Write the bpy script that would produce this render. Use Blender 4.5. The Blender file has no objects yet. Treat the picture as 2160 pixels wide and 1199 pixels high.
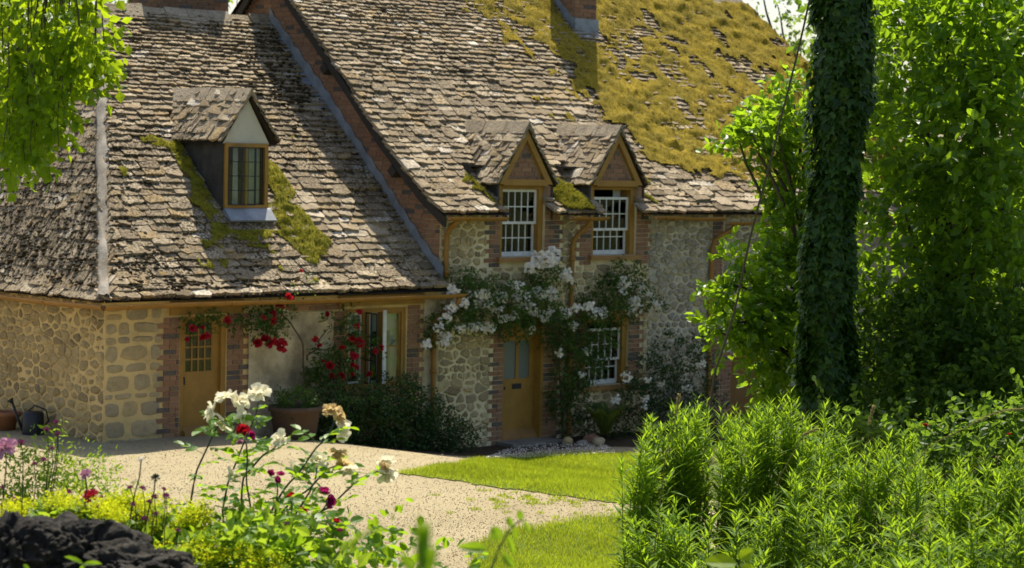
import bpy, bmesh, math
import numpy as np
from mathutils import Matrix, Vector

# ------------------------------------------------------------------ camera, sky, sun, exposure
SC = bpy.context.scene
COL = SC.collection
F_PX, CX, CY = 4800.0, 1080.0, 599.5          # focal length and centre in pixels of a 2160 px wide frame
YAW, PITCH, ROLL = math.radians(46.5), math.atan(265/4800), math.radians(1.2)
_fw0 = np.array([math.cos(YAW), math.sin(YAW), 0]); _r0 = np.array([math.sin(YAW), -math.cos(YAW), 0]); _up = np.array([0, 0, 1.0])
FW = _fw0*math.cos(PITCH) - _up*math.sin(PITCH); _u0 = _fw0*math.sin(PITCH) + _up*math.cos(PITCH)
RT = _r0*math.cos(ROLL) + _u0*math.sin(ROLL); UPV = _u0*math.cos(ROLL) - _r0*math.sin(ROLL)
def ray(px, py): return FW + RT*((px-CX)/F_PX) - UPV*((py-CY)/F_PX)
CAM = -ray(1057, 938)*36.9
cam_data = bpy.data.cameras.new('camera'); cam = bpy.data.objects.new('camera', cam_data); COL.objects.link(cam)
cam_data.sensor_width = 36.0; cam_data.lens = F_PX/2160*36; cam_data.clip_end = 3000
_m = Matrix.Identity(4)
for i in range(3):
    _m[i][0], _m[i][1], _m[i][2], _m[i][3] = RT[i], UPV[i], -FW[i], CAM[i]
cam.matrix_world = _m
cam_data.dof.use_dof = True; cam_data.dof.focus_distance = 17.0; cam_data.dof.aperture_fstop = 5.0
SC.camera = cam

SUN_EL = math.radians(62); SUN_AZ = (0.687, 0.727)      # plan direction towards the sun
world = bpy.data.worlds.new('World'); SC.world = world; world.use_nodes = True
_nt = world.node_tree; _bg = _nt.nodes['Background']
_sky = _nt.nodes.new('ShaderNodeTexSky'); _sky.sky_type = 'NISHITA'; _sky.sun_disc = False
_sky.sun_elevation = SUN_EL; _sky.sun_rotation = math.atan2(SUN_AZ[0], SUN_AZ[1])
_sky.air_density = 1.0; _sky.dust_density = 2.2; _sky.ozone_density = 0.5
_nt.links.new(_sky.outputs[0], _bg.inputs[0]); _bg.inputs[1].default_value = 0.105
sun_d = bpy.data.lights.new('sun', 'SUN'); sun_d.energy = 5.0; sun_d.angle = math.radians(0.55); sun_d.color = (1.0, 0.92, 0.76)
sun = bpy.data.objects.new('sun', sun_d); COL.objects.link(sun)
_S = Vector((SUN_AZ[0]*math.cos(SUN_EL), SUN_AZ[1]*math.cos(SUN_EL), math.sin(SUN_EL)))
sun.rotation_euler = _S.to_track_quat('Z', 'Y').to_euler()
SC.view_settings.view_transform = 'Standard'; SC.view_settings.look = 'None'
SC.view_settings.exposure = 0.76; SC.view_settings.gamma = 1.0; SC.view_settings.use_curve_mapping = False
SC.cycles.max_bounces = 7; SC.cycles.diffuse_bounces = 3; SC.cycles.glossy_bounces = 3; SC.cycles.transmission_bounces = 5
SC.cycles.transparent_max_bounces = 8; SC.cycles.caustics_reflective = False; SC.cycles.caustics_refractive = False

rng = np.random.default_rng(11)

# ------------------------------------------------------------------ pixel to place helpers (which plane or distance a thing stands at)
def atY(px, py, y=0.0):
    r = ray(px, py); return CAM + r*((y-CAM[1])/r[1])
def atX(px, py, x):
    r = ray(px, py); return CAM + r*((x-CAM[0])/r[0])
def atD(px, py, d): return CAM + ray(px, py)*d
def sm(x, a, b):
    t = np.clip((np.asarray(x, float)-a)/(b-a), 0, 1); return t*t*(3-2*t)
def H(x, y):                                         # height of the ground
    x = np.asarray(x, float); y = np.asarray(y, float)
    q = (x-CAM[0])*_fw0[0] + (y-CAM[1])*_fw0[1]; l = (x-CAM[0])*_r0[0] + (y-CAM[1])*_r0[1]
    base = 0.56*sm(-x, 0.5, 6.0)
    bank = np.interp(q, [-30, 0, 6, 8, 12, 18, 24, 26], [3.4, 3.1, 3.0, 2.8, 2.1, 1.05, 0.15, 0])
    bank = bank - 0.55*sm(-l, 1.0, -0.2)*0
    right = 0.9*sm(l, 2.6, 7)*sm(-q, -37, -30)*sm(q, 14, 22)
    return bank + base*sm(q, 22, 28) + right
def atG(px, py, dz=0.0):
    r = ray(px, py); t = 20.0
    for _ in range(60):
        p = CAM + r*t; t += (p[2]-float(H(p[0], p[1]))-dz)/0.18*0.6
    p = CAM + r*t; return p

# ------------------------------------------------------------------ noise
def _hash(i, j, k):
    n = (i*374761393 + j*668265263 + k*2147483647) & 0xffffffff
    n = ((n ^ (n >> 13))*1274126177) & 0xffffffff
    return ((n ^ (n >> 16)) & 0xffff)/65535.0
def noise3(p):
    p = np.asarray(p, float); i = np.floor(p).astype(np.int64); f = p-i; f = f*f*(3-2*f); r = 0
    for dx in (0, 1):
        for dy in (0, 1):
            for dz in (0, 1):
                w = (f[..., 0] if dx else 1-f[..., 0])*(f[..., 1] if dy else 1-f[..., 1])*(f[..., 2] if dz else 1-f[..., 2])
                r = r + w*_hash(i[..., 0]+dx, i[..., 1]+dy, i[..., 2]+dz)
    return r*2-1
def fbm(p, o=4):
    p = np.asarray(p, float); r = 0; a = 0.5
    for _ in range(o):
        r = r + a*noise3(p); p = p*2.03+17.1; a *= 0.5
    return r
def n2(x, y, s=1.0, o=3, k=0.0):
    x, y = np.broadcast_arrays(np.asarray(x, float), np.asarray(y, float))
    return fbm(np.stack([x*s, y*s, np.full(x.shape, k)], -1), o)
def unit(v):
    v = np.asarray(v, float); return v/np.maximum(np.linalg.norm(v, axis=-1, keepdims=True), 1e-9)

# ------------------------------------------------------------------ mesh building
class G:
    """collects geometry for ONE mesh object"""
    def __init__(s): s.V = []; s.F = {}; s.T = []; s.n = 0
    def add(s, V, F, t=0.0):
        V = np.asarray(V, float).reshape(-1, 3)
        s.V.append(V); s.T.append(np.broadcast_to(np.asarray(t, float), (len(V),)))
        if isinstance(F, np.ndarray): s.F.setdefault(F.shape[1], []).append(F+s.n)
        else:
            for f in F: s.F.setdefault(len(f), []).append(np.asarray([f])+s.n)
        s.n += len(V); return s
    def box(s, x0, x1, y0, y1, z0, z1, t=0.0):
        V = [(x, y, z) for z in (z0, z1) for y in (y0, y1) for x in (x0, x1)]
        return s.add(V, np.array(BOXF), t)
    def obox(s, c, ax, ay, az, t=0.0):
        c, ax, ay, az = [np.asarray(q, float) for q in (c, ax, ay, az)]
        V = [c+i*ax+j*ay+k*az for k in (-1, 1) for j in (-1, 1) for i in (-1, 1)]
        return s.add(V, np.array(BOXF), t)
    def bar(s, p, q, w, h, up=(0, 0, 1), t=0.0):     # a straight bar from p to q
        p = np.asarray(p, float); q = np.asarray(q, float); d = q-p; L = np.linalg.norm(d); d = d/L
        a = unit(np.cross(d, up)); b = np.cross(a, d)
        return s.obox((p+q)/2, d*L/2, a*w/2, b*h/2, t)
    def tube(s, P, r, k=6, t=0.0, cap=True):
        P = np.asarray(P, float); n = len(P); r = np.broadcast_to(np.asarray(r, float), (n,))
        T = np.gradient(P, axis=0); T = unit(T); ref = np.array([0.31, 0.2, 0.93]); ref2 = np.array([0.9, -0.3, 0.1])
        A = np.cross(T, ref); bad = np.linalg.norm(A, axis=1) < 0.25; A[bad] = np.cross(T[bad], ref2); A = unit(A); B = np.cross(T, A)
        an = np.arange(k)*2*np.pi/k
        V = P[:, None]+r[:, None, None]*(A[:, None]*np.cos(an)[None, :, None]+B[:, None]*np.sin(an)[None, :, None])
        i, j = np.meshgrid(np.arange(n-1), np.arange(k), indexing='ij'); j2 = (j+1) % k
        F = np.stack([i*k+j, i*k+j2, (i+1)*k+j2, (i+1)*k+j], -1).reshape(-1, 4)
        off = s.n; s.add(V.reshape(-1, 3), F, t)
        if cap:
            s.F.setdefault(k, []).append(np.array([np.arange(k)[::-1]])+off); s.F[k].append(np.array([np.arange(k)+(n-1)*k])+off)
        return s
    def lathe(s, c, prof, k=20, t=0.0):
        c = np.asarray(c, float); an = np.arange(k)*2*np.pi/k
        V = np.array([[(c[0]+r*math.cos(a), c[1]+r*math.sin(a), c[2]+z) for a in an] for r, z in prof]); n = len(prof)
        i, j = np.meshgrid(np.arange(n-1), np.arange(k), indexing='ij'); j2 = (j+1) % k
        F = np.stack([i*k+j, i*k+j2, (i+1)*k+j2, (i+1)*k+j], -1).reshape(-1, 4)
        return s.add(V.reshape(-1, 3), F, t)
    def prism(s, pts, d, t=0.0):                      # a polygon swept along d
        P = np.asarray(pts, float); n = len(P); d = np.asarray(d, float)
        V = np.vstack([P, P+d]); F = [tuple(range(n))[::-1], tuple(range(n, 2*n))]+[(i, (i+1) % n, n+(i+1) % n, n+i) for i in range(n)]
        return s.add(V, F, t)
    def grid(s, P, t=0.0, keep=None):                 # P (n,m,3)
        n, m = P.shape[:2]; i, j = np.meshgrid(np.arange(n-1), np.arange(m-1), indexing='ij')
        F = np.stack([i*m+j, i*m+j+1, (i+1)*m+j+1, (i+1)*m+j], -1).reshape(-1, 4)
        if keep is not None: F = F[keep.reshape(-1)]
        V = P.reshape(-1, 3); t = np.broadcast_to(np.asarray(t, float).reshape(-1) if np.ndim(t) else t, (len(V),))
        if keep is not None:
            used = np.unique(F); mp = np.zeros(len(V), int); mp[used] = np.arange(len(used)); F = mp[F]; V = V[used]; t = t[used]
        return s.add(V, F, t)
    def mesh(s, name, mat, smooth=False):
        me = bpy.data.meshes.new(name)
        if s.n == 0: return me
        V = np.vstack(s.V); Fs = [np.vstack(v) for v in s.F.values()]
        loops = np.concatenate([f.ravel() for f in Fs]).astype(np.int32); tot = np.concatenate([np.full(len(f), f.shape[1]) for f in Fs])
        start = np.concatenate([[0], np.cumsum(tot)[:-1]]).astype(np.int32)
        me.vertices.add(len(V)); me.vertices.foreach_set('co', V.astype(np.float32).ravel())
        me.loops.add(len(loops)); me.loops.foreach_set('vertex_index', loops)
        me.polygons.add(len(tot)); me.polygons.foreach_set('loop_start', start)
        at = me.attributes.new('tint', 'FLOAT', 'POINT'); at.data.foreach_set('value', np.concatenate(s.T).astype(np.float32))
        me.materials.append(mat); me.update(calc_edges=True); me.validate()
        me.polygons.foreach_set('use_smooth', np.full(len(tot), bool(smooth)))
        return me
BOXF = [(0, 2, 3, 1), (4, 5, 7, 6), (0, 1, 5, 4), (2, 6, 7, 3), (0, 4, 6, 2), (1, 3, 7, 5)]

def tag(o, label=None, cat=None, group=None, kind=None):
    if label: o['label'] = label
    if cat: o['category'] = cat
    if group: o['group'] = group
    if kind: o['kind'] = kind
    return o
def setpar(o, p):
    o.parent = p
    o.matrix_parent_inverse = Matrix.Translation(p.location).inverted() if p.type == 'EMPTY' else Matrix.Identity(4)
def thing(name, loc, label, cat, group=None):
    o = bpy.data.objects.new(name, None); o.location = Vector([float(v) for v in loc]); o.empty_display_size = 0.2
    COL.objects.link(o); return tag(o, label, cat, group)
def obj(name, g, mat, parent=None, smooth=False, label=None, kind=None):
    o = bpy.data.objects.new(name, g.mesh(name, mat, smooth)); COL.objects.link(o)
    if parent is not None: setpar(o, parent)
    return tag(o, label, kind=kind)
def pieces(parent, name, plural, tmpl, mat, items, limit=300, smooth=False):
    """items: (4x4, template index, weight). The largest become objects of their own, the rest one 'stuff' part."""
    items = sorted(items, key=lambda q: -q[2]); meshes = []
    for V, F in tmpl: meshes.append(G().add(V, F).mesh(name, mat, smooth))
    for M4, k, w in items[:limit]:
        o = bpy.data.objects.new(name, meshes[k]); COL.objects.link(o); setpar(o, parent)
        o.matrix_basis = Matrix(M4.tolist())
    rest = items[limit:]
    if rest:
        g = G()
        for k, (V, F) in enumerate(tmpl):
            Ms = [q[0] for q in rest if q[1] == k]
            if not Ms: continue
            Ms = np.array(Ms); V = np.asarray(V, float)
            W = np.einsum('nij,vj->nvi', Ms[:, :3, :3], V)+Ms[:, None, :3, 3]
            tt = np.repeat(rng.random(len(Ms)), len(V)); nv = len(V); offs = np.arange(len(Ms))*nv
            byk = {}
            for f in F: byk.setdefault(len(f), []).append(f)
            first = True
            for kk, fl in byk.items():
                FF = (np.array(fl)[None]+offs[:, None, None]).reshape(-1, kk)
                if first: base = g.n; g.add(W.reshape(-1, 3), FF, tt); first = False
                else: g.F.setdefault(kk, []).append(FF+base)
        obj(plural, g, mat, parent, smooth, kind='stuff')
def mat4(ax, ay, az, o):
    M = np.eye(4); M[:3, 0] = ax; M[:3, 1] = ay; M[:3, 2] = az; M[:3, 3] = o; return M
def seen(p, area):                                    # how large a piece shows from the front garden
    d = np.linalg.norm(np.asarray(p)-CAM); return area/d**2

# ------------------------------------------------------------------ materials
class NT:
    def __init__(s, name):
        s.m = bpy.data.materials.new(name); s.m.use_nodes = True; s.t = s.m.node_tree; s.t.nodes.clear()
        s.out = s.t.nodes.new('ShaderNodeOutputMaterial')
    def n(s, typ, **kw):
        nd = s.t.nodes.new('ShaderNode'+typ)
        for k, v in kw.items():
            if k.startswith('_'): setattr(nd, k[1:], v)
            else:
                key = int(k[1:]) if k[0] == 'i' and k[1:].isdigit() else k.replace('_', ' ')
                s.put(nd.inputs[key], v)
        return nd
    def put(s, sock, v):
        if isinstance(v, bpy.types.NodeSocket): s.t.links.new(v, sock)
        elif isinstance(v, bpy.types.Node): s.t.links.new(v.outputs[0], sock)
        else:
            if isinstance(v, tuple) and len(v) == 3 and sock.type == 'RGBA': v = v+(1.0,)
            sock.default_value = v
    def pos(s): return s.n('NewGeometry').outputs['Position']
    def noise(s, scale, detail=3, rough=0.55, vec=None, dist=0.0):
        return s.n('TexNoise', Vector=vec if vec is not None else s.pos(), Scale=scale, Detail=detail, Roughness=rough, Distortion=dist).outputs['Fac']
    def ramp(s, fac, stops, interp='LINEAR'):
        r = s.n('ValToRGB', Fac=fac); cr = r.color_ramp; cr.interpolation = interp
        while len(cr.elements) < len(stops): cr.elements.new(0.5)
        for e, (p, c) in zip(cr.elements, stops):
            e.position = p; e.color = (c if isinstance(c, tuple) else (c, c, c))+((1.0,) if not isinstance(c, tuple) or len(c) == 3 else ())
        return r.outputs['Color']
    def mix(s, f, a, b, mode='MIX'):
        nd = s.n('MixRGB', _blend_type=mode); s.put(nd.inputs[0], f); s.put(nd.inputs[1], a); s.put(nd.inputs[2], b); return nd.outputs[0]
    def math(s, op, a, b=0.0):
        nd = s.n('Math', _operation=op); s.put(nd.inputs[0], a); s.put(nd.inputs[1], b); return nd.outputs[0]
    def tint(s, objrand=True):
        a = s.n('Attribute', _attribute_name='tint').outputs['Fac']
        if not objrand: return a
        return s.math('FRACT', s.math('ADD', a, s.n('ObjectInfo').outputs['Random']))
    def bump(s, h, strength=0.4, dist=0.02):
        return s.n('Bump', Height=h, Strength=strength, Distance=dist).outputs['Normal']
    def pbr(s, col, rough=0.8, bump=None, spec=0.3, metal=0.0, **kw):
        p = s.n('BsdfPrincipled'); s.put(p.inputs['Base Color'], col); s.put(p.inputs['Roughness'], rough)
        p.inputs['Specular IOR Level'].default_value = spec; s.put(p.inputs['Metallic'], metal)
        if bump is not None: s.put(p.inputs['Normal'], bump)
        return p
    def end(s, shader): s.put(s.out.inputs['Surface'], shader.outputs[0] if isinstance(shader, bpy.types.Node) else shader); return s.m

def stone_tile_mat(name, lichen=0.5, mossy=None, dark=0.5):
    t = NT(name); k = t.tint(); p = t.pos()
    c = t.ramp(k, [(0, (.11, .082, .048)), (.2, (.41, .33, .215)), (.38, (.21, .16, .10)), (.6, (.50, .41, .28)), (.78, (.28, .215, .13)), (.9, (.40, .285, .14)), (1, (.70, .64, .53))])
    c = t.mix(t.ramp(t.noise(2.2, 4), [(.35, 0), (.7, .6)]), c, (.20, .155, .10))
    sp = t.ramp(t.noise(26, 3, .6), [(.44, 0), (.54, 1)])
    big = t.ramp(t.noise(.8, 4, .6), [(.36, .15), (.60, 1.0)])
    c = t.mix(t.math('MULTIPLY', t.math('MULTIPLY', sp, big), dark), c, (.05, .038, .022))
    if lichen: c = t.mix(t.math('MULTIPLY', t.ramp(t.noise(7, 4, .6), [(.62, 0), (.68, 1)]), lichen), c, (.34, .215, .045))
    c = t.mix(t.ramp(t.noise(38, 2), [(.66, 0), (.70, .8)]), c, (.50, .47, .41))
    return t.end(t.pbr(c, .92, t.bump(t.noise(40, 5, .65), .55, .02), .2))
def rubble_mat(name, stops, blotch=(.16, .14, .11)):
    t = NT(name); c = t.ramp(t.tint(), stops)
    c = t.mix(t.ramp(t.noise(9, 4, .6), [(.4, 0), (.75, .65)]), c, blotch)
    c = t.mix(t.ramp(t.noise(30, 3), [(.60, 0), (.70, .5)]), c, (.50, .46, .38))
    c = t.mix(t.ramp(t.noise(.8, 5, .65), [(.45, 0), (.72, .55)]), c, tuple(v*.9 for v in blotch))
    return t.end(t.pbr(c, .93, t.bump(t.noise(32, 5, .65), 1.0, .03), .2))
def mortar_mat(name, a, b, dirt=(.25, .21, .15)):
    t = NT(name); c = t.mix(t.ramp(t.noise(3.0, 4), [(.35, 0), (.65, 1)]), a, b)
    c = t.mix(t.ramp(t.noise(1.3, 6, .7), [(.46, 0), (.68, .85)]), c, dirt)
    return t.end(t.pbr(c, .95, t.bump(t.noise(28, 5, .7), .8, .02), .15))
def brick_mat(name, dark=0.0):
    t = NT(name); d = 1-dark
    c = t.ramp(t.tint(), [(0, (.25*d, .13*d, .078*d)), (.35, (.31*d, .17*d, .10*d)), (.6, (.22*d, .125*d, .08*d)), (.78, (.34*d, .19*d, .108*d)), (.86, (.105, .085, .075)), (1, (.13, .105, .09))])
    c = t.mix(t.ramp(t.noise(12, 4), [(.55, 0), (.8, .45)]), c, (.36, .25, .16))
    return t.end(t.pbr(c, .92, t.bump(t.noise(45, 4, .6), .4, .01), .2))
def paint_mat(name, col, rough=.5, wear=None):
    t = NT(name); c = t.mix(t.ramp(t.noise(3.5, 6, .7), [(.38, 0), (.68, .8)]), col, tuple(v*.66 for v in col))
    if wear: c = t.mix(t.ramp(t.noise(14, 5, .65), [(.62, 0), (.70, .5)]), c, wear)
    return t.end(t.pbr(c, rough, t.bump(t.noise(18, 3), .08, .01), .35))
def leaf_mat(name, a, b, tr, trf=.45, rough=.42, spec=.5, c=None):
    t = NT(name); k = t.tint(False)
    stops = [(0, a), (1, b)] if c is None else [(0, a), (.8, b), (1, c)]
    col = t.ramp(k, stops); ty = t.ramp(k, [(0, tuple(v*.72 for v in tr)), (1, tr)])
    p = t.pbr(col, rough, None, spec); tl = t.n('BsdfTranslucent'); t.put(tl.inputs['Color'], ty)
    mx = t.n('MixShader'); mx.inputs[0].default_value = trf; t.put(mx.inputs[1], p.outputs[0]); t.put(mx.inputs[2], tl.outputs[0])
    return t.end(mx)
def simple(name, col, rough=.8, spec=.3, metal=0.0, nscale=None, var=.3, bumpy=0.0):
    t = NT(name); c = col
    if nscale: c = t.mix(t.ramp(t.noise(nscale, 4), [(.3, 0), (.7, 1)]), col, tuple(v*(1-var) for v in col))
    return t.end(t.pbr(c, rough, t.bump(t.noise((nscale or 10)*2, 4), bumpy, .02) if bumpy else None, spec, metal))

M = {}
M['tile_w'] = stone_tile_mat('stone_slate_wing', .5, dark=.95)
M['tile_m'] = stone_tile_mat('stone_slate_main', .5, dark=.7)
M['rubble_m'] = rubble_mat('rubble_stone_main', [(0, (.26, .19, .10)), (.2, (.60, .47, .26)), (.4, (.36, .28, .165)), (.6, (.68, .52, .26)), (.8, (.46, .355, .195)), (1, (.74, .60, .34))], (.26, .21, .14))
M['rubble_w'] = rubble_mat('rubble_stone_wing', [(0, (.32, .235, .115)), (.2, (.58, .43, .20)), (.45, (.44, .325, .155)), (.65, (.66, .48, .215)), (.85, (.38, .285, .14)), (1, (.62, .475, .24))], (.20, .155, .09))
M['quoin'] = rubble_mat('quoin_stone', [(0, (.50, .39, .21)), (.35, (.62, .48, .26)), (.6, (.42, .34, .21)), (.85, (.62, .44, .19)), (1, (.52, .44, .30))], (.30, .24, .14))
M['grey_rubble'] = rubble_mat('pale_grey_rubble', [(0, (.42, .37, .27)), (.3, (.66, .59, .44)), (.55, (.40, .35, .26)), (.8, (.60, .48, .28)), (1, (.36, .33, .28))], (.28, .25, .19))
M['mortar_m'] = mortar_mat('cream_mortar', (.82, .70, .43), (.72, .61, .38), (.48, .38, .22))
M['mortar_w'] = mortar_mat('golden_mortar', (.74, .54, .24), (.64, .47, .21), (.36, .26, .12))
M['mortar_g'] = mortar_mat('grey_mortar', (.62, .56, .42), (.70, .64, .49), (.40, .34, .23))
M['render'] = mortar_mat('old_render', (.64, .53, .34), (.44, .35, .21), (.15, .115, .07))
M['plaster'] = mortar_mat('cream_plaster', (.62, .58, .46), (.58, .54, .43), (.42, .39, .30))
M['brick'] = brick_mat('brick'); M['brick_dark'] = brick_mat('chimney_brick', .25)
M['brick_joint'] = mortar_mat('brick_joint', (.46, .38, .27), (.38, .31, .22))
M['ochre'] = paint_mat('ochre_paint', (.37, .20, .038), .6, (.27, .16, .06))
M['ochre_sill'] = paint_mat('ochre_sill', (.36, .19, .06), .6, (.30, .2, .12))
M['gutter'] = paint_mat('ochre_gutter', (.33, .165, .032), .5, (.2, .12, .05))
M['white'] = paint_mat('white_paint', (.80, .79, .74), .45)
M['timber'] = simple('dark_timber', (.045, .04, .032), .8, nscale=6)
M['lead'] = simple('lead_sheet', (.34, .37, .41), .55, .4, .25, nscale=4, var=.45, bumpy=.2)
M['lead_dark'] = simple('dark_lead_sheet', (.075, .07, .06), .7, .3, .05, nscale=5, var=.65, bumpy=.2)
M['iron'] = simple('black_iron', (.02, .021, .022), .5, .4)
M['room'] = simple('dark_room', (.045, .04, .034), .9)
M['curtain'] = simple('pale_curtain', (.85, .85, .80), .9, nscale=8, var=.2)
M['blind'] = simple('cream_blind', (.70, .68, .58), .9)
M['frosted'] = simple('frosted_glass', (.14, .17, .155), .28, .5)
M['roof_under'] = simple('roof_underlay', (.035, .028, .02), .95)
M['ridge'] = rubble_mat('ridge_stone', [(0, (.33, .27, .19)), (.5, (.44, .37, .27)), (1, (.36, .29, .19))], (.11, .09, .06))
M['hipmortar'] = mortar_mat('lime_mortar_hip', (.36, .33, .28), (.25, .22, .18), (.10, .085, .06))
M['step'] = rubble_mat('step_stone', [(0, (.26, .24, .2)), (1, (.32, .29, .24))])
M['terracotta'] = paint_mat('terracotta', (.36, .155, .07), .85, (.42, .32, .24))
M['oldclay'] = paint_mat('old_clay', (.10, .062, .040), .9, (.16, .13, .09))
M['darkmetal'] = simple('dark_zinc', (.018, .02, .026), .45, .5, .3)
def _glass():
    t = NT('window_glass'); gl = t.n('BsdfGlossy'); t.put(gl.inputs['Color'], (.9, .95, .95)); gl.inputs['Roughness'].default_value = .03
    tr = t.n('BsdfTransparent'); t.put(tr.inputs['Color'], (.86, .9, .88)); fr = t.n('Fresnel'); fr.inputs[0].default_value = 1.5
    mx = t.n('MixShader', Fac=fr.outputs[0]); t.put(mx.inputs[1], tr.outputs[0]); t.put(mx.inputs[2], gl.outputs[0]); return t.end(mx)
M['glass'] = _glass()
def _moss(name, a, b, c):
    t = NT(name); col = t.mix(t.ramp(t.noise(2.4, 4), [(.35, 0), (.65, 1)]), a, b)
    col = t.mix(t.ramp(t.noise(13, 4, .6), [(.52, 0), (.68, .9)]), col, c)
    return t.end(t.pbr(col, .95, t.bump(t.noise(60, 4, .7), .9, .03), .1))
M['moss'] = _moss('golden_moss', (.34, .25, .026), (.21, .17, .024), (.11, .075, .016))
M['moss_fuzz'] = leaf_mat('golden_moss_fuzz', (.10, .072, .012), (.44, .325, .030), (.42, .31, .022), .3, .9, .1)
M['moss_green'] = _moss('green_moss', (.30, .26, .025), (.20, .20, .025), (.13, .10, .02))
M['moss_gfuzz'] = leaf_mat('green_moss_fuzz', (.13, .12, .02), (.34, .32, .035), (.34, .33, .03), .3, .9, .1)
M['crumb'] = simple('dark_moss_crumb', (.055, .040, .020), .95, .1, nscale=3, var=.5)
M['bark'] = simple('bark', (.10, .08, .055), .9, nscale=9, var=.5, bumpy=.6)
M['twig'] = simple('twig', (.085, .065, .035), .8)
M['dryvine'] = simple('dry_vine', (.34, .28, .20), .9)
M['stem_g'] = simple('green_stem', (.075, .12, .02), .6)
M['stem_d'] = simple('dark_rose_stem', (.045, .055, .022), .5)
M['leaf_apple'] = leaf_mat('apple_leaf', (.025, .078, .004), (.095, .20, .012), (.40, .62, .02), .50, .40, .35)
M['leaf_wood'] = leaf_mat('woodland_leaf', (.018, .05, .006), (.055, .12, .012), (.24, .40, .03), .45, .5, .2)
M['leaf_far'] = leaf_mat('far_leaf', (.05, .10, .02), (.10, .17, .035), (.34, .48, .07), .48, .6, .2)
M['leaf_birch'] = leaf_mat('birch_leaf', (.05, .12, .004), (.14, .25, .008), (.46, .62, .014), .52, .5, .2)
M['leaf_ivy'] = leaf_mat('ivy_leaf', (.012, .040, .004), (.065, .14, .014), (.14, .28, .014), .32, .42, .28)
M['leaf_dark'] = leaf_mat('dark_shrub_leaf', (.016, .045, .009), (.045, .095, .02), (.09, .17, .02), .28, .45, .3)
M['leaf_rosew'] = leaf_mat('climbing_rose_leaf', (.03, .07, .012), (.07, .135, .026), (.19, .30, .035), .38, .5, .25)
M['leaf_rose'] = leaf_mat('garden_rose_leaf', (.03, .10, .008), (.08, .19, .012), (.40, .62, .02), .5, .42, .25)
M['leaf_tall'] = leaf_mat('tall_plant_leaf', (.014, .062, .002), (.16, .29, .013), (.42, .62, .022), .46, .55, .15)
M['leaf_lime'] = leaf_mat('lime_froth', (.50, .56, .02), (.70, .74, .03), (.78, .80, .02), .45, .8, .1)
M['leaf_bed'] = leaf_mat('bed_leaf', (.06, .14, .014), (.13, .23, .02), (.42, .58, .035), .48, .5, .2)
M['leaf_fern'] = leaf_mat('fern', (.05, .085, .015), (.10, .14, .02), (.22, .28, .03), .35, .6, .2)
M['grass'] = leaf_mat('grass_blade', (.13, .21, .014), (.26, .34, .025), (.56, .66, .03), .45, .6, .2)
M['tallgrass'] = leaf_mat('seed_grass', (.22, .19, .07), (.36, .30, .13), (.4, .34, .14), .4, .8, .2)
M['petal_w'] = leaf_mat('white_petal', (.90, .82, .72), (.97, .93, .85), (.95, .90, .80), .42, .7, .1)
M['petal_c'] = leaf_mat('cream_petal', (.93, .86, .62), (.97, .95, .86), (.98, .93, .72), .52, .6, .1)
M['petal_b'] = leaf_mat('faded_petal', (.60, .42, .18), (.93, .86, .64), (.85, .68, .34), .48, .7, .1)
M['petal_r'] = leaf_mat('red_petal', (.34, .006, .018), (.56, .014, .035), (.70, .02, .03), .32, .5, .3)
M['petal_m'] = leaf_mat('magenta_petal', (.30, .010, .10), (.50, .03, .20), (.66, .03, .22), .35, .5, .3)
M['petal_k'] = leaf_mat('purple_petal', (.12, .015, .07), (.26, .04, .16), (.34, .05, .20), .3, .6, .2)
M['petal_p'] = leaf_mat('pale_pink_petal', (.48, .22, .33), (.58, .32, .42), (.62, .3, .4), .35, .6, .2)
def _gravel():
    t = NT('gravel'); c = t.ramp(t.noise(70, 4, .7), [(.3, (.21, .17, .10)), (.5, (.34, .285, .17)), (.7, (.42, .36, .23))])
    c = t.mix(t.ramp(t.noise(.9, 4), [(.42, 0), (.66, .7)]), c, (.27, .22, .13))
    return t.end(t.pbr(c, .95, t.bump(t.noise(55, 4, .7), .8, .02), .2))
M['gravel'] = _gravel()
def _peb():
    t = NT('pebble'); c = t.ramp(t.tint(False), [(0, (.19, .15, .09)), (.3, (.33, .275, .165)), (.8, (.40, .34, .215)), (1, (.48, .44, .34))]); return t.end(t.pbr(c, .9, None, .2))
M['pebble'] = _peb()
M['soil'] = simple('soil', (.07, .05, .03), .95, .1, nscale=6, var=.5, bumpy=.8)
def _ground():
    t = NT('meadow_ground'); c = t.mix(t.ramp(t.noise(.35, 4), [(.4, 0), (.6, 1)]), (.075, .10, .022), (.10, .085, .04))
    return t.end(t.pbr(c, .95, t.bump(t.noise(9, 5, .7), .8, .05), .1))
M['ground'] = _ground()
M['lawn'] = simple('lawn_base', (.12, .16, .025), .95, .1, nscale=2, var=.4)
def _rock():
    t = NT('dark_rock'); c = t.ramp(t.noise(6, 6, .65), [(.3, (.008, .007, .006)), (.55, (.030, .026, .020)), (.78, (.10, .085, .06))])
    c = t.mix(t.ramp(t.noise(2.2, 4), [(.58, 0), (.72, .6)]), c, (.13, .085, .03))
    return t.end(t.pbr(c, .9, t.bump(t.noise(18, 6, .7), .9, .05), .3))
M['rock'] = _rock()

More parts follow.
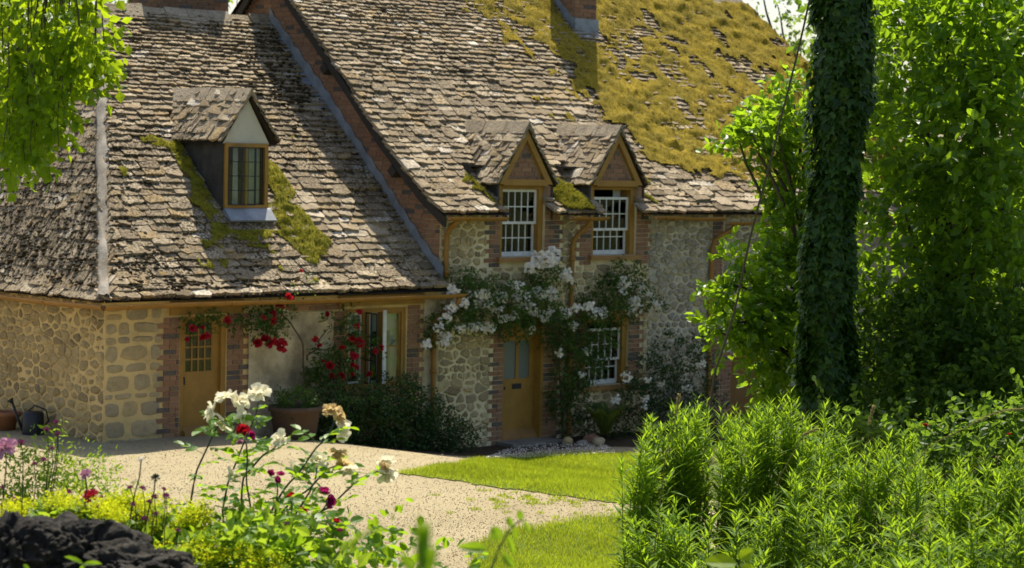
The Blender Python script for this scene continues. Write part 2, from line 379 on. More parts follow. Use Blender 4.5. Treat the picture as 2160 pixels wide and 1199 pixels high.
# ------------------------------------------------------------------ ground, drive, lawns
_ax = np.concatenate([np.linspace(-600, -45, 10), np.arange(-40, 26, .6), np.linspace(30, 600, 12)])
_ay = np.concatenate([np.linspace(-600, -45, 10), np.arange(-40, 26, .6), np.linspace(30, 600, 12)])
gx, gy = np.meshgrid(_ax, _ay, indexing='ij')
g = G().grid(np.stack([gx, gy, H(gx, gy)-.06], -1)); tag(obj('ground', g, M['ground'], smooth=True), kind='structure')
gx, gy = np.meshgrid(np.arange(-24, 9, .22), np.arange(-15, 11, .22), indexing='ij')
q_ = (gx-CAM[0])*_fw0[0]+(gy-CAM[1])*_fw0[1]
gz = H(gx, gy)+.02*n2(gx, gy, .9)
l_ = (gx-CAM[0])*_r0[0]+(gy-CAM[1])*_r0[1]; keep = ((q_ > 20.5) & (l_ < 2.6+.25*n2(gx, gy, 1.0)))[:-1, :-1]
tag(obj('gravel_drive', G().grid(np.stack([gx, gy, gz], -1), keep=keep), M['gravel'], smooth=True), kind='structure')
def inpoly(x, y, P):
    c = np.zeros(x.shape, bool); n = len(P)
    for i in range(n):
        x0, y0 = P[i]; x1, y1 = P[(i+1) % n]
        c ^= ((y0 > y) != (y1 > y)) & (x < (x1-x0)*(y-y0)/(y1-y0+1e-12)+x0)
    return c
LAWN_A = [atG(*p)[:2] for p in ((830, 1000), (880, 992), (960, 982), (1010, 972), (1120, 962), (1320, 960), (1480, 965), (1480, 1095), (1320, 1066), (1240, 1056), (1150, 1045), (1060, 1033), (980, 1020), (900, 1010))]
LAWN_B = [atG(*p)[:2] for p in ((985, 1160), (1040, 1136), (1100, 1116), (1200, 1098), (1330, 1083), (1480, 1090), (1480, 1230), (1020, 1230), (1000, 1190))]
SOIL = [(-3.75, .0), (-3.6, -1.2), (-1.7, -1.25), (-.7, -1.0), (.9, -1.0), (1.4, -1.4), (4.8, -2.0), (9, -2), (9, 0)]
def sheet(name, poly, dz, mat, cell=.06, wig=.12):
    P = np.array(poly); gx, gy = np.meshgrid(np.arange(P[:, 0].min()-.3, P[:, 0].max()+.3, cell), np.arange(P[:, 1].min()-.3, P[:, 1].max()+.3, cell), indexing='ij')
    ok = inpoly(gx+wig*n2(gx, gy, 3), gy+wig*n2(gx, gy, 3, 3, 9), P)
    keep = ok[:-1, :-1] & ok[1:, 1:] & ok[1:, :-1] & ok[:-1, 1:]
    return tag(obj(name, G().grid(np.stack([gx, gy, H(gx, gy)+dz+.02*n2(gx, gy, .9)], -1), keep=keep), mat, smooth=True), kind='structure')
sheet('flower_bed_soil', SOIL, .012, M['soil'])
sheet('lawn', LAWN_A, .010, M['lawn']); sheet('lawn', LAWN_B, .010, M['lawn'])
def inside(poly, n, wig=.12):
    P = np.array(poly); out = np.zeros((0, 2))
    while len(out) < n:
        c = rng.random((n*2, 2))*(P.max(0)-P.min(0))+P.min(0)
        out = np.vstack([out, c[inpoly(c[:, 0]+wig*n2(c[:, 0], c[:, 1], 3), c[:, 1]+wig*n2(c[:, 0], c[:, 1], 3, 3, 9), P)]])
    return out[:n]
# leaves of every kind: a template in (side, along, normal) coordinates, placed many times into one mesh
LEAF = (np.array([(0, 0, 0), (.5, .42, .07), (0, .48, -.02), (-.5, .42, .07), (0, 1, -.10)], float), np.array([(0, 1, 2), (0, 2, 3), (2, 1, 4), (3, 2, 4)]))
LANCE = (np.array([(0, 0, 0), (.5, .35, .03), (0, .4, .0), (-.5, .35, .03), (0, 1, -.16)], float), LEAF[1])
BLADE = (np.array([(-.5, 0, 0), (.5, 0, 0), (0.1, 1, .25)], float), np.array([(0, 1, 2)]))
QUAD = (np.array([(-.5, 0, 0), (.5, 0, .0), (.5, 1, 0.1), (-.5, 1, 0.1)], float), np.array([(0, 1, 2), (0, 2, 3)]))
OVAL = (np.array([(0, 0, 0), (.34, .16, .04), (.5, .45, .07), (.36, .76, .03), (0, 1.0, -.10), (-.36, .76, .03), (-.5, .45, .07), (-.34, .16, .04), (0, .45, -.03)], float),
        np.array([(8, i, i+1) for i in range(7)]+[(8, 7, 0)]))
IVY = (np.array([(0, 0, 0), (.42, .05, .03), (.5, .42, .05), (.22, .5, .02), (0, 1, -.08), (-.22, .5, .02), (-.5, .42, .05), (-.42, .05, .03), (0, .35, 0)], float),
       np.array([(8, i, i+1) for i in range(7)]+[(8, 7, 0)]))
def leaves(gm, P, D, N, L, W, T, tm=LEAF):
    P = np.asarray(P, float); n = len(P); D = unit(D); S = np.cross(D, N); S = unit(S); N = np.cross(S, D)
    L = np.broadcast_to(L, (n,)); W = np.broadcast_to(W, (n,)); V0, F0 = tm
    V = P[:, None]+S[:, None]*(V0[None, :, 0, None]*W[:, None, None])+D[:, None]*(V0[None, :, 1, None]*L[:, None, None])+N[:, None]*(V0[None, :, 2, None]*L[:, None, None])
    F = (F0[None]+(np.arange(n)*len(V0))[:, None, None]).reshape(-1, 3)
    gm.add(V.reshape(-1, 3), F, np.repeat(np.broadcast_to(T, (n,)), len(V0)))
def rdir(n): return unit(rng.normal(size=(n, 3)))
def grass(name, poly, n, label):
    p = inside(poly, n)+rng.normal(0, .03, (n, 2)); z = H(p[:, 0], p[:, 1])+.02; d = rdir(n)*.55+np.array([0, 0, 1.0]); gm = G()
    leaves(gm, np.c_[p, z], d, rdir(n), (.03+.05*rng.random(n)**1.6)*(1+.5*n2(p[:, 0], p[:, 1], 2.0)), rng.uniform(.005, .011, n), np.clip(.45+1.3*n2(p[:, 0], p[:, 1], 1.6, 4)+rng.normal(0, .25, n), 0, 1), BLADE)
    tag(obj(name, gm, M['grass']), label, 'grass', kind='stuff')
grass('lawn_grass', LAWN_A, 75000, 'short sunlit grass of the lawn below the front door')
grass('lawn_grass', LAWN_B, 30000, 'short sunlit grass nearest the camera, in front of the path')
# loose stones of the drive
n = 26000; px = rng.uniform(20, 1330, n); py = 925+rng.random(n)**.8*290
pp = np.array([atD(a, b, 1.0)-CAM for a, b in zip(px, py)]); t_ = (CAM[2]-.3)/-pp[:, 2]
P_ = CAM+pp*t_[:, None]; 
for _ in range(3):
    t_ = (CAM[2]-H(P_[:, 0], P_[:, 1]))/-pp[:, 2]; P_ = CAM+pp*t_[:, None]
qq = (P_[:, 0]-CAM[0])*_fw0[0]+(P_[:, 1]-CAM[1])*_fw0[1]
ok = (qq > 21) & (P_[:, 1] < -.05) & ~inpoly(P_[:, 0], P_[:, 1], LAWN_A) & ~inpoly(P_[:, 0], P_[:, 1], LAWN_B); P_ = P_[ok]; n = len(P_)
OCT = (np.array([(1, 0, 0), (-1, 0, 0), (0, 1, 0), (0, -1, 0), (0, 0, 1), (0, 0, -1)], float), np.array([(0, 2, 4), (2, 1, 4), (1, 3, 4), (3, 0, 4), (2, 0, 5), (1, 2, 5), (3, 1, 5), (0, 3, 5)]))
s_ = rng.uniform(.003, .009, n); V = OCT[0][None]*(s_[:, None]*rng.uniform(.6, 1.3, (n, 3)))[:, None]+rng.normal(0, .002, (n, 6, 3))+np.c_[P_[:, :2], H(P_[:, 0], P_[:, 1])+.02*n2(P_[:, 0], P_[:, 1], .9)+.003][:, None]
tag(obj('gravel', G().add(V.reshape(-1, 3), (OCT[1][None]+(np.arange(n)*6)[:, None, None]).reshape(-1, 3), np.repeat(rng.random(n), 6)), M['pebble']), 'loose tan gravel scattered over the drive', 'gravel', kind='stuff')
# weeds on the path
wp = np.array([atG(x, y) for x, y in zip(rng.normal(1120, 90, 60), rng.normal(1062, 16, 60))]); gm = G()
c = np.repeat(wp, 22, 0)+rng.normal(0, .035, (60*22, 3))*[1, 1, 0]; leaves(gm, c, rdir(len(c))*.8+[0, 0, 1], rdir(len(c)), .04, .012, rng.random(len(c)), BLADE)
tag(obj('path_weeds', gm, M['grass']), 'sparse tufts of grass growing in the gravel path', 'weeds', kind='stuff')

# ------------------------------------------------------------------ templates for tiles, stones, bricks
def tile_tmpl(k):
    r = np.random.default_rng(k); out = []
    xs = np.array([-.5, -.27, .03, .29, .5]); ys = r.normal(0, .035, 5); ys[0] += r.uniform(0, .10); ys[4] += r.uniform(0, .10)
    O = [(x+r.normal(0, .02), y) for x, y in zip(xs, ys)]+[(.49, 1), (-.49, 1)]
    n = 7; V = [(x, y, 0) for x, y in O]+[(x*.985, y+.004, 1+r.normal(0, .12)) for x, y in O]
    return np.array(V), [tuple(range(7, 14))]+[(i, (i+1) % n, n+(i+1) % n, n+i) for i in (0, 1, 2, 3, 4, 6)]
TILES = [tile_tmpl(k) for k in range(16)]
def stone_tmpl(k):                    # x width, z height, y depth (-1 is proud)
    r = np.random.default_rng(100+k); n = 9; an = np.arange(n)*2*np.pi/n+r.uniform(0, .6)
    e = .62; cx = np.sign(np.cos(an))*np.abs(np.cos(an))**e; cz = np.sign(np.sin(an))*np.abs(np.sin(an))**e
    rad = r.uniform(.80, 1.0, n)*.5; ring = np.c_[cx*rad, np.zeros(n), cz*rad]
    V = np.vstack([ring*1.02+[0, .6, 0], ring*.97+[0, -.35, 0], ring*.72+np.c_[np.zeros(n), -.75-r.uniform(0, .3, n), np.zeros(n)], [[0, -1.0, 0]]])
    F = []
    for i in range(n):
        j = (i+1) % n; F += [(i, j, n+j, n+i), (n+i, n+j, 2*n+j, 2*n+i), (2*n+i, 2*n+j, 3*n)]
    return V, F
STONES = [stone_tmpl(k) for k in range(14)]
def brick_tmpl(k):
    r = np.random.default_rng(200+k); b = .06
    V = []
    for y, s in ((.5, 0), (-.45, 0), (-.5, b)):
        for sx, sz in ((-1, -1), (1, -1), (1, 1), (-1, 1)): V.append((sx*(.5-s*.35)+r.normal(0, .006), y+r.normal(0, .02), sz*(.5-s)+r.normal(0, .015)))
    F = [(8, 9, 10, 11)]+[(a+i, a+(i+1) % 4, a+4+(i+1) % 4, a+4+i) for a in (0, 4) for i in range(4)]
    return np.array(V), F
BRICKS = [brick_tmpl(k) for k in range(8)]
def vary(k): return int(rng.integers(k))
class Front:                          # a vertical plane: origin o, axis u along it, outward normal nn
    def __init__(s, o, u, nn): s.o = np.array(o, float); s.u = np.array(u, float); s.nn = np.array(nn, float)
    def P(s, a, z, d=0.0): return s.o+s.u*a+np.array([0, 0, z])+s.nn*d
    def M(s, a0, a1, z0, z1, proud, rot=0.0):
        w, h = a1-a0, z1-z0; c, sn = math.cos(rot), math.sin(rot); Z = np.array([0, 0, 1.0])
        return mat4((s.u*c+Z*sn)*w, -s.nn*proud, (-s.u*sn+Z*c)*h, s.P((a0+a1)/2, (z0+z1)/2))
FRONT = Front((0, 0, 0), (1, 0, 0), (0, -1, 0)); SIDE = Front((-7.6, 0, 0), (0, -1, 0), (-1, 0, 0)); GABLE = Front((-1.41, 0, 0), (0, -1, 0), (-1, 0, 0))
def free(a0, a1, z0, z1, ex):
    iv = [(a0, a1)]
    for e in ex:
        if e[3] <= z0+.02 or e[2] >= z1-.02: continue
        nv = []
        for p, q in iv:
            if e[1] <= p or e[0] >= q: nv.append((p, q)); continue
            if e[0] > p: nv.append((p, e[0]))
            if e[1] < q: nv.append((e[1], q))
        iv = nv
    return [(p, q) for p, q in iv if q-p > .05]
def rubble(fr, a0, a1, z0, z1, ex, hr, wr, gap, proud, wild=1.0):
    items = []; z = z0
    while z < z1-.04:
        h = min(rng.uniform(*hr), z1-z)
        for p, q in free(a0, a1, z, z+h, ex):
            a = p
            while a < q-.03:
                w = rng.uniform(*wr)*(h/np.mean(hr))**.5; w = min(w, q-a)
                if q-a-w < .07: w = q-a
                if w > .05 and not (w > 2.6*h and False):
                    hh = h*rng.uniform(.78, 1.08) if wild else h; zc = z+h/2+rng.normal(0, .012)*wild
                    sp = [(a, a+w, zc-hh/2, zc+hh/2)]
                    if h > .17 and rng.random() < .22*wild: sp = [(a, a+w, z, z+h*.48), (a, a+w, z+h*.5, z+h)]
                    for b0, b1, c0, c1 in sp:
                        if b1-b0-gap < .04 or c1-c0-gap < .035: continue
                        items.append((fr.M(b0+gap/2, b1-gap/2, c0+gap/2, c1-gap/2, proud*rng.uniform(.6, 1.5), rng.normal(0, .05)*wild), vary(14), seen(fr.P((b0+b1)/2, zc), w*h)))
                a += w
        z += h
    return items
def clip_poly(P, n, c):                # keep the side where n.p <= c
    out = []; m = len(P); d = [n[0]*x+n[1]*y-c for x, y in P]
    for i in range(m):
        j = (i+1) % m
        if d[i] <= 0: out.append(P[i])
        if (d[i] < 0 < d[j]) or (d[j] < 0 < d[i]):
            f = d[i]/(d[i]-d[j]); out.append((P[i][0]+(P[j][0]-P[i][0])*f, P[i][1]+(P[j][1]-P[i][1])*f))
    return out
def field_stones(parent, fr, a0, a1, z0, z1, ex, hr, asp, gap, proud, mat, wt=None, limit=300):
    """roughly coursed rubble: uneven cells, rounded, each a stone standing proud of the mortar"""
    pts = []; z = z0
    while z < z1:
        h = rng.uniform(*hr); a = a0-rng.random()*h
        while a < a1:
            w = h*asp*rng.uniform(.55, 1.5); pts.append((a+w/2+rng.normal(0, .03), z+h/2+rng.normal(0, h*.13))); a += w
        z += h
    pts = np.array([p for p in pts if a0 < p[0] < a1 and z0 < p[1] < z1 and not any(e[0] < p[0] < e[1] and e[2] < p[1] < e[3] for e in ex)]); Q = pts/[asp**.5, 1]; out = []
    for i, q in enumerate(Q):
        dd = ((Q-q)**2).sum(1); near = np.argsort(dd)[1:15]; P = [(q[0]-.4, q[1]-.25), (q[0]+.4, q[1]-.25), (q[0]+.4, q[1]+.25), (q[0]-.4, q[1]+.25)]
        for k in near:
            n = Q[k]-q; P = clip_poly(P, n, n @ (Q[k]+q)/2)
            if len(P) < 3: break
        P = [(x*asp**.5, y) for x, y in P]; px, pz = pts[i]; cl = [((-1, 0), -a0), ((1, 0), a1), ((0, -1), -z0), ((0, 1), z1)]
        for e in ex:
            if e[0]-.5 < px < e[1]+.5 and e[2]-.4 < pz < e[3]+.4:
                m = [(e[0]-px, (1, 0), e[0]), (px-e[1], (-1, 0), -e[1]), (e[2]-pz, (0, 1), e[2]), (pz-e[3], (0, -1), -e[3])]; b = max(m, key=lambda v: v[0]); cl.append((b[1], b[2]))
        for n, c in cl:
            if len(P) >= 3: P = clip_poly(P, n, c)
        if len(P) < 3: continue
        P = np.array(P); c = P.mean(0); P = c+(P-c)*np.clip(1-gap*.5*min(rng.gamma(2.0, .55), 2.6)/np.maximum(np.linalg.norm(P-c, axis=1), .02), .2, 1)[:, None]
        nx = np.roll(P, -1, 0); rc = rng.uniform(.10, .22); P = np.stack([P*(1-rc)+nx*rc, P*rc+nx*(1-rc)], 1).reshape(-1, 2); P = np.stack([P, (P+np.roll(P, -1, 0))/2], 1).reshape(-1, 2); P = P+rng.normal(0, .0055, P.shape); s = np.ptp(P, axis=0)
        if s.min() < .035: continue
        n = len(P); pr = proud*rng.uniform(.6, 1.4); R3 = lambda S, d: np.array([fr.P(x, z_, d) for x, z_ in c+(P-c)*S]); V = np.vstack([R3(1.0, -.01), R3(.96, pr*.55), R3(.72, pr*1.0)+fr.nn*rng.normal(0, pr*.15, (n, 1)), [fr.P(c[0], c[1], pr*1.12)]])
        F = []; 
        for k in range(n):
            j = (k+1) % n; F += [(k, j, n+j, n+k), (n+k, n+j, 2*n+j, 2*n+k), (2*n+k, 2*n+j, 3*n)]
        out.append((V, F, seen(fr.P(*c), s[0]*s[1])*(wt(c) if wt else 1)))
    out.sort(key=lambda v: -v[2])
    for V, F, _ in out[:limit]: obj('rubble_stone', G().add(V, F), mat, parent)
    if out[limit:]:
        g = G()
        for V, F, _ in out[limit:]: g.add(V, F, rng.random())
        obj('rubble_stones', g, mat, parent, kind='stuff')
BH, BL = .075, .225
def bricks(fr, a0, a1, z0, z1, tl=0.0, tr=0.0, clip=None, proud=.03):
    items = []; z = z0; r = 0
    while z+.05 < z1:
        p = a0-(tl if r % 2 else 0); q = a1+(tr if r % 2 else 0)
        if clip: 
            cl = clip(z+BH/2)
            if cl is None: z += BH; r += 1; continue
            p, q = cl
        a = p-(rng.uniform(0, .02)+(BL/2 if (r % 2 and clip) else 0))
        while a < q-.02:
            w = BL if rng.random() < .7 or clip else BL/2
            b0, b1 = max(a, p), min(a+w, q)
            if q-b1 < .05: b1 = q
            if b1-b0 > .03: items.append((fr.M(b0+.005, b1-.005, z+.005, min(z+BH, z1+.02)-.005, proud*rng.uniform(.85, 1.2), rng.normal(0, .008)), vary(8), seen(fr.P((b0+b1)/2, z), (b1-b0)*BH)))
            a += w
        z += BH; r += 1
    return items
def slab(gm, fr, a0, a1, z0, z1, openings, thick=.42):
    A = sorted({a0, a1, *[v for o in openings for v in o[:2] if a0 < v < a1]}); Zs = sorted({z0, z1, *[v for o in openings for v in o[2:] if z0 < v < z1]})
    for i in range(len(A)-1):
        for j in range(len(Zs)-1):
            ca, cz = (A[i]+A[i+1])/2, (Zs[j]+Zs[j+1])/2
            if any(o[0] < ca < o[1] and o[2] < cz < o[3] for o in openings): continue
            c = fr.P(ca, cz, -thick/2); gm.obox(c, fr.u*(A[i+1]-A[i])/2, fr.nn*thick/2, np.array([0, 0, (Zs[j+1]-Zs[j])/2]))
def slope_tiles(A, a, b, prof, lo, hi, skip, ex, wd, th=.050, und=.05, seed=0.0):
    A, a, b = [np.array(v, float) for v in (A, a, b)]; R = np.array([p[0] for p in prof]); Zp = np.array([p[1] for p in prof])
    S = np.concatenate([[0], np.cumsum(np.hypot(np.diff(R), np.diff(Zp)))]); items = []; s = 0.0; tot = S[-1]; zz = np.array([0, 0, 1.0])
    while s < tot-.04:
        f = s/tot; e = (ex[0]+(ex[1]-ex[0])*f)*rng.uniform(.88, 1.12); r0 = np.interp(s, S, R); l, h = lo(r0), hi(r0); x = l-rng.random()*wd[0]*.8
        while x < h:
            w = (wd[0]+(wd[1]-wd[0])*f)*rng.uniform(.55, 1.45); x0, x1 = max(x, l), min(x+w, h); x += w
            if h-x1 < .06: x1 = h; x = h
            if x1-x0 < .05: continue
            xc = (x0+x1)/2; ss = s+.03*float(n2(xc, s, .7, 2, seed))+rng.normal(0, .006)
            ss = max(ss, 0); L = min(e*rng.uniform(1.7, 1.95), tot-ss+.05)
            r = np.interp(ss, S, R); z = np.interp(ss, S, Zp); r2 = np.interp(min(ss+L, tot), S, R); z2 = np.interp(min(ss+L, tot), S, Zp)
            if skip is not None and skip(xc, r+.04, z): continue
            t = b*(r2-r)+zz*(z2-z); t = t/np.linalg.norm(t); n = np.cross(a, t)
            u = und*float(n2(xc, s, .45, 3, seed+3)); tt = th*rng.uniform(.85, 1.2); rot = rng.normal(0, .015)
            ar = a*math.cos(rot)+t*math.sin(rot)+n*rng.normal(0, .008); tr = t*math.cos(rot)-a*math.sin(rot)
            O = A+a*xc+b*r+zz*z+n*(tt*.75+u+.008+abs(rng.normal(0, .003)))
            items.append((mat4(ar*(x1-x0-.008), tr*L-n*tt*1.35, n*tt, O), vary(16), seen(O, (x1-x0)*e)))
        s += e
    return items
def roof_sheet(gm, A, a, b, prof, lo, hi, skip=None, drop=.012, step=.12):
    A, a, b = [np.array(v, float) for v in (A, a, b)]; R0 = np.array([p[0] for p in prof]); Z0 = np.array([p[1] for p in prof])
    R = np.arange(R0[0], R0[-1]+step*.99, step); R[-1] = R0[-1]; Zr = np.interp(R, R0, Z0); k = 90; f = np.linspace(0, 1, k)
    X = np.array([[lo(r)+(hi(r)-lo(r))*q for q in f] for r in R]); P = A+a*X[..., None]+b*R[:, None, None]+np.array([0, 0, 1.0])*(Zr[:, None, None]-drop)
    keep = None
    if skip is not None:
        keep = np.array([[not skip((X[i, j]+X[i+1, j+1])/2, (R[i]+R[i+1])/2, (Zr[i]+Zr[i+1])/2) for j in range(k-1)] for i in range(len(R)-1)])
    gm.grid(P, keep=keep)

# ------------------------------------------------------------------ windows and doors
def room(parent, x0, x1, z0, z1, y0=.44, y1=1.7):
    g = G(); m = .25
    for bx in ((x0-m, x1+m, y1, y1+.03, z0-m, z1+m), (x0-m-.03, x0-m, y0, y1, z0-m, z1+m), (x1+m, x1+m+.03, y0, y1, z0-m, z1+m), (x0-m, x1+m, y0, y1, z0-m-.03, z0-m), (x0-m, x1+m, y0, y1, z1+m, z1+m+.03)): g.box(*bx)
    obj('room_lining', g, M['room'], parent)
def curtain(parent, x0, x1, z0, z1, y):
    xs = np.linspace(x0, x1, 15); g = G()
    g.grid(np.array([[(x, y+.025*math.sin(i*1.9+z), z) for i, x in enumerate(xs)] for z in np.linspace(z0, z1, 5)])); obj('curtain', g, M['curtain'], parent, True)
def glazed(parent, x0, x1, z0, z1, y, cols, rows, st=.042, bar=.017, rail=None, name='sash', mat='white', depth=.035):
    g = G(); rail = rail or st; g.box(x0, x0+st, y, y+depth, z0, z1).box(x1-st, x1, y, y+depth, z0, z1).box(x0+st, x1-st, y, y+depth, z0, z0+rail).box(x0+st, x1-st, y, y+depth, z1-st, z1)
    cw = (x1-x0-2*st)/cols; ch = (z1-z0-st-rail)/rows
    for i in range(1, cols): xx = x0+st+cw*i; g.box(xx-bar/2, xx+bar/2, y+.003, y+depth-.004, z0+rail, z1-st)
    for j in range(1, rows):
        zz = z0+rail+ch*j
        for i in range(cols): g.box(x0+st+cw*i+(bar/2 if i else 0), x0+st+cw*(i+1)-(bar/2 if i < cols-1 else 0), y+.004, y+depth-.005, zz-bar/2, zz+bar/2)
    obj(name, g, M[mat], parent)
    for i in range(cols):
        for j in range(rows):
            obj('pane', G().box(x0+st+cw*i+.004, x0+st+cw*(i+1)-.004, y+.016, y+.020, z0+rail+ch*j+.004, z0+rail+ch*(j+1)-.004), M['glass'], parent)
def frame(gm, x0, x1, z0, z1, y0, y1, w=.085, head=.1, sillh=0.0):
    gm.box(x0, x0+w, y0, y1, z0, z1-head).box(x1-w, x1, y0, y1, z0, z1-head).box(x0, x1, y0, y1, z1-head, z1)
    if sillh: gm.box(x0+w, x1-w, y0, y1, z0, z0+sillh)
def sash_window(parent, x0, x1, z0, z1, drop, label, curt=True):
    g = G(); frame(g, x0, x1, z0, z1, .05, .30, .10, .10)
    w = obj('sash_window', g, M['ochre'], parent, label=label)
    zm = (z0+z1-.1)/2; i0, i1 = x0+.10, x1-.10
    glazed(w, i0, i1, zm-.02-drop, z1-.1-drop-.004, .105, 5, 2)
    glazed(w, i0+.002, i1-.002, z0+.004, zm+.02, .155, 5, 2, rail=.075)
    obj('sill', G().box(x0-.07, x1+.07, -.09, .05, z0-.075, z0-.003), M['ochre_sill'], w)
    if curt: curtain(w, i1-.20, i1+.05, z0, z1-.1, .30); curtain(w, i0-.05, i0+.10, z0, z1-.1, .33)
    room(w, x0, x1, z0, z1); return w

# ------------------------------------------------------------------ the low wing on the left
WP = [(-.28, 2.55), (.07, 2.76), (.78, 3.40), (1.42, 4.03), (2.33, 4.88), (2.84, 5.38), (3.61, 6.05), (4.5, 6.85)]
MP = [(-.30, 3.74), (.31, 4.14), (.67, 4.45), (1.3, 4.97), (2.16, 5.80), (2.79, 6.40), (3.66, 7.20), (4.35, 7.92)]
WY, WZ = np.array(WP).T; MY, MZ = np.array(MP).T
def zw(y): return np.interp(y, WY, WZ)
def zm_(y): return np.interp(y, MY, MZ)
wing = thing('cottage_wing', (-4.5, 2, .5), 'low stone cottage wing with hipped mossy stone-slate roof, single dormer and half-glazed ochre door', 'house')
DO = (-6.33, -5.52, .50, 2.28); WO = (-3.30, -2.08, 1.08, 2.30)
g = G(); slab(g, FRONT, -7.6, -1.41, .1, 2.62, [DO, WO]); wfront = obj('front_wall', g, M['mortar_w'], wing)
ex = [DO, WO, (-6.62, -5.2, .1, 2.6), (-5.2, -1.41, .1, 2.6)]
it = rubble(FRONT, -7.60, -6.64, .35, 2.5, ex, (.10, .28), (.20, .50), .010, .014, .5)
pieces(wfront, 'quoin_stone', 'quoin_stones', STONES, M['quoin'], it, smooth=False)
it = bricks(FRONT, -6.62, -6.34, .4, 2.30, tl=.11)+bricks(FRONT, -5.51, -5.22, .5, 2.30, tr=.11)+bricks(FRONT, -4.45, -3.34, 2.30, 2.46)+bricks(FRONT, -2.06, -1.80, .9, 2.33, tr=.10)+bricks(FRONT, -3.52, -3.31, 1.0, 2.3, tl=.1)
pieces(wfront, 'brick', 'bricks', BRICKS, M['brick'], it)
gx, gz = np.meshgrid(np.linspace(-5.14, -3.56, 50), np.linspace(.35, 2.285, 50), indexing='ij')
g = G().grid(np.stack([gx, -.03-.05*n2(gx, gz, 2.6, 5), gz], -1)); obj('render_panel', g, M['render'], wfront, True)
gx, gz = np.meshgrid(np.linspace(-1.74, -1.415, 12), np.linspace(.2, 2.45, 50), indexing='ij')
g = G().grid(np.stack([gx, -.02-.02*n2(gx, gz, 3, 4), gz], -1)); obj('render_panel', g, M['render'], wfront, True)
g = G(); slab(g, SIDE, -9.0, -.425, .1, 2.62, []); wside = obj('side_wall', g, M['mortar_w'], wing)
field_stones(wside, SIDE, -9.0, .0, .3, 2.52, [], (.06, .19), 1.9, .050, .018, M['rubble_w'], lambda c: 1 if c[0] > -4 else .1)
obj('back_wall', G().box(-7.6, -1.41, 8.6, 9.0, .1, 2.62), M['mortar_w'], wing)
obj('lintel', G().box(-6.52, -5.24, -.035, .0, 2.31, 2.50), M['ochre'], wing); obj('lintel', G().box(-3.45, -1.74, -.045, .0, 2.345, 2.50), M['ochre'], wing)
# wing door
g = G(); frame(g, DO[0], DO[1], DO[2], DO[3], .02, .16, .075, .075); door = obj('door', g, M['ochre'], wing, label='ochre door with twelve small panes above a plain panel')
x0, x1 = DO[0]+.075, DO[1]-.075; g = G()
g.box(x0, x1, .075, .115, .60, 1.46).box(x0, x0+.055, .075, .115, 1.46, 2.20).box(x1-.11, x1, .075, .115, 1.46, 2.20); obj('leaf_panel', g, M['ochre'], door)
glazed(door, x0+.055, x1-.11, 1.46, 2.20, .078, 4, 4, .02, .022, name='glazing_bars', mat='ochre', depth=.03)
obj('weather_board', G().prism([(x0-.01, .074, .60), (x0-.01, -.06, .56), (x0-.01, -.06, .62), (x0-.01, .074, .70)], (x1-x0+.02, 0, 0)), M['ochre_sill'], door)
obj('doorstep', G().box(-6.45, -5.35, -.34, .3, .36, .535), M['step'], wing); obj('handle', G().tube([(x0+.03, .07, 1.40), (x0+.03, .03, 1.40), (x0+.03, .03, 1.30)], .012), M['iron'], door)
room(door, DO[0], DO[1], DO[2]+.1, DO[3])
# wing ground floor window with an open casement
g = G(); frame(g, WO[0], WO[1], WO[2], WO[3], .03, .15, .07, .07, .07)
for xx in (-2.90, -2.50): g.box(xx-.03, xx+.03, .031, .149, WO[2]+.07, WO[3]-.07)
ww = obj('casement_window', g, M['ochre'], wing, label='three-light ochre window with the middle casement swung open')
glazed(ww, -3.23, -2.93, 1.15, 2.23, .06, 1, 2, .03, .02, name='casement'); glazed(ww, -2.47, -2.15, 1.15, 2.23, .06, 1, 2, .03, .022, name='casement', mat='ochre')
obj('mullion_lining', G().box(-2.535, -2.465, .012, .029, 1.12, 2.26), M['white'], ww)
ca = math.radians(100); hp = np.array([-2.87, .03]); dv = np.array([math.cos(ca), -math.sin(ca)])*.34; g = G()
def P3(f, z): return (hp[0]+dv[0]*f, hp[1]+dv[1]*f, z)
for f in (0, .5, 1): g.bar(P3(f, 1.14), P3(f, 2.24), .02, .02, (1, 0, 0))
for z in (1.15, 1.51, 1.87, 2.23): g.bar(P3(0, z), P3(1, z), .02, .02)
obj('open_casement', g, M['iron'], ww)
for a, b in ((1.16, 1.50), (1.52, 1.86), (1.88, 2.22)):
    for f0, f1 in ((.05, .46), (.54, .95)): obj('pane', G().prism([P3(f0, a), P3(f1, a), P3(f1, b), P3(f0, b)], (.004, 0, 0)), M['glass'], ww)
obj('blind', G().box(-3.22, -2.15, .16, .165, 1.93, 2.24), M['blind'], ww); curtain(ww, -2.24, -2.12, 1.1, 2.2, .20); curtain(ww, -3.26, -3.12, 1.1, 2.2, .20)
obj('sill', G().box(-3.38, -2.0, -.07, .03, 1.0, 1.077), M['ochre_sill'], ww); room(ww, *WO)
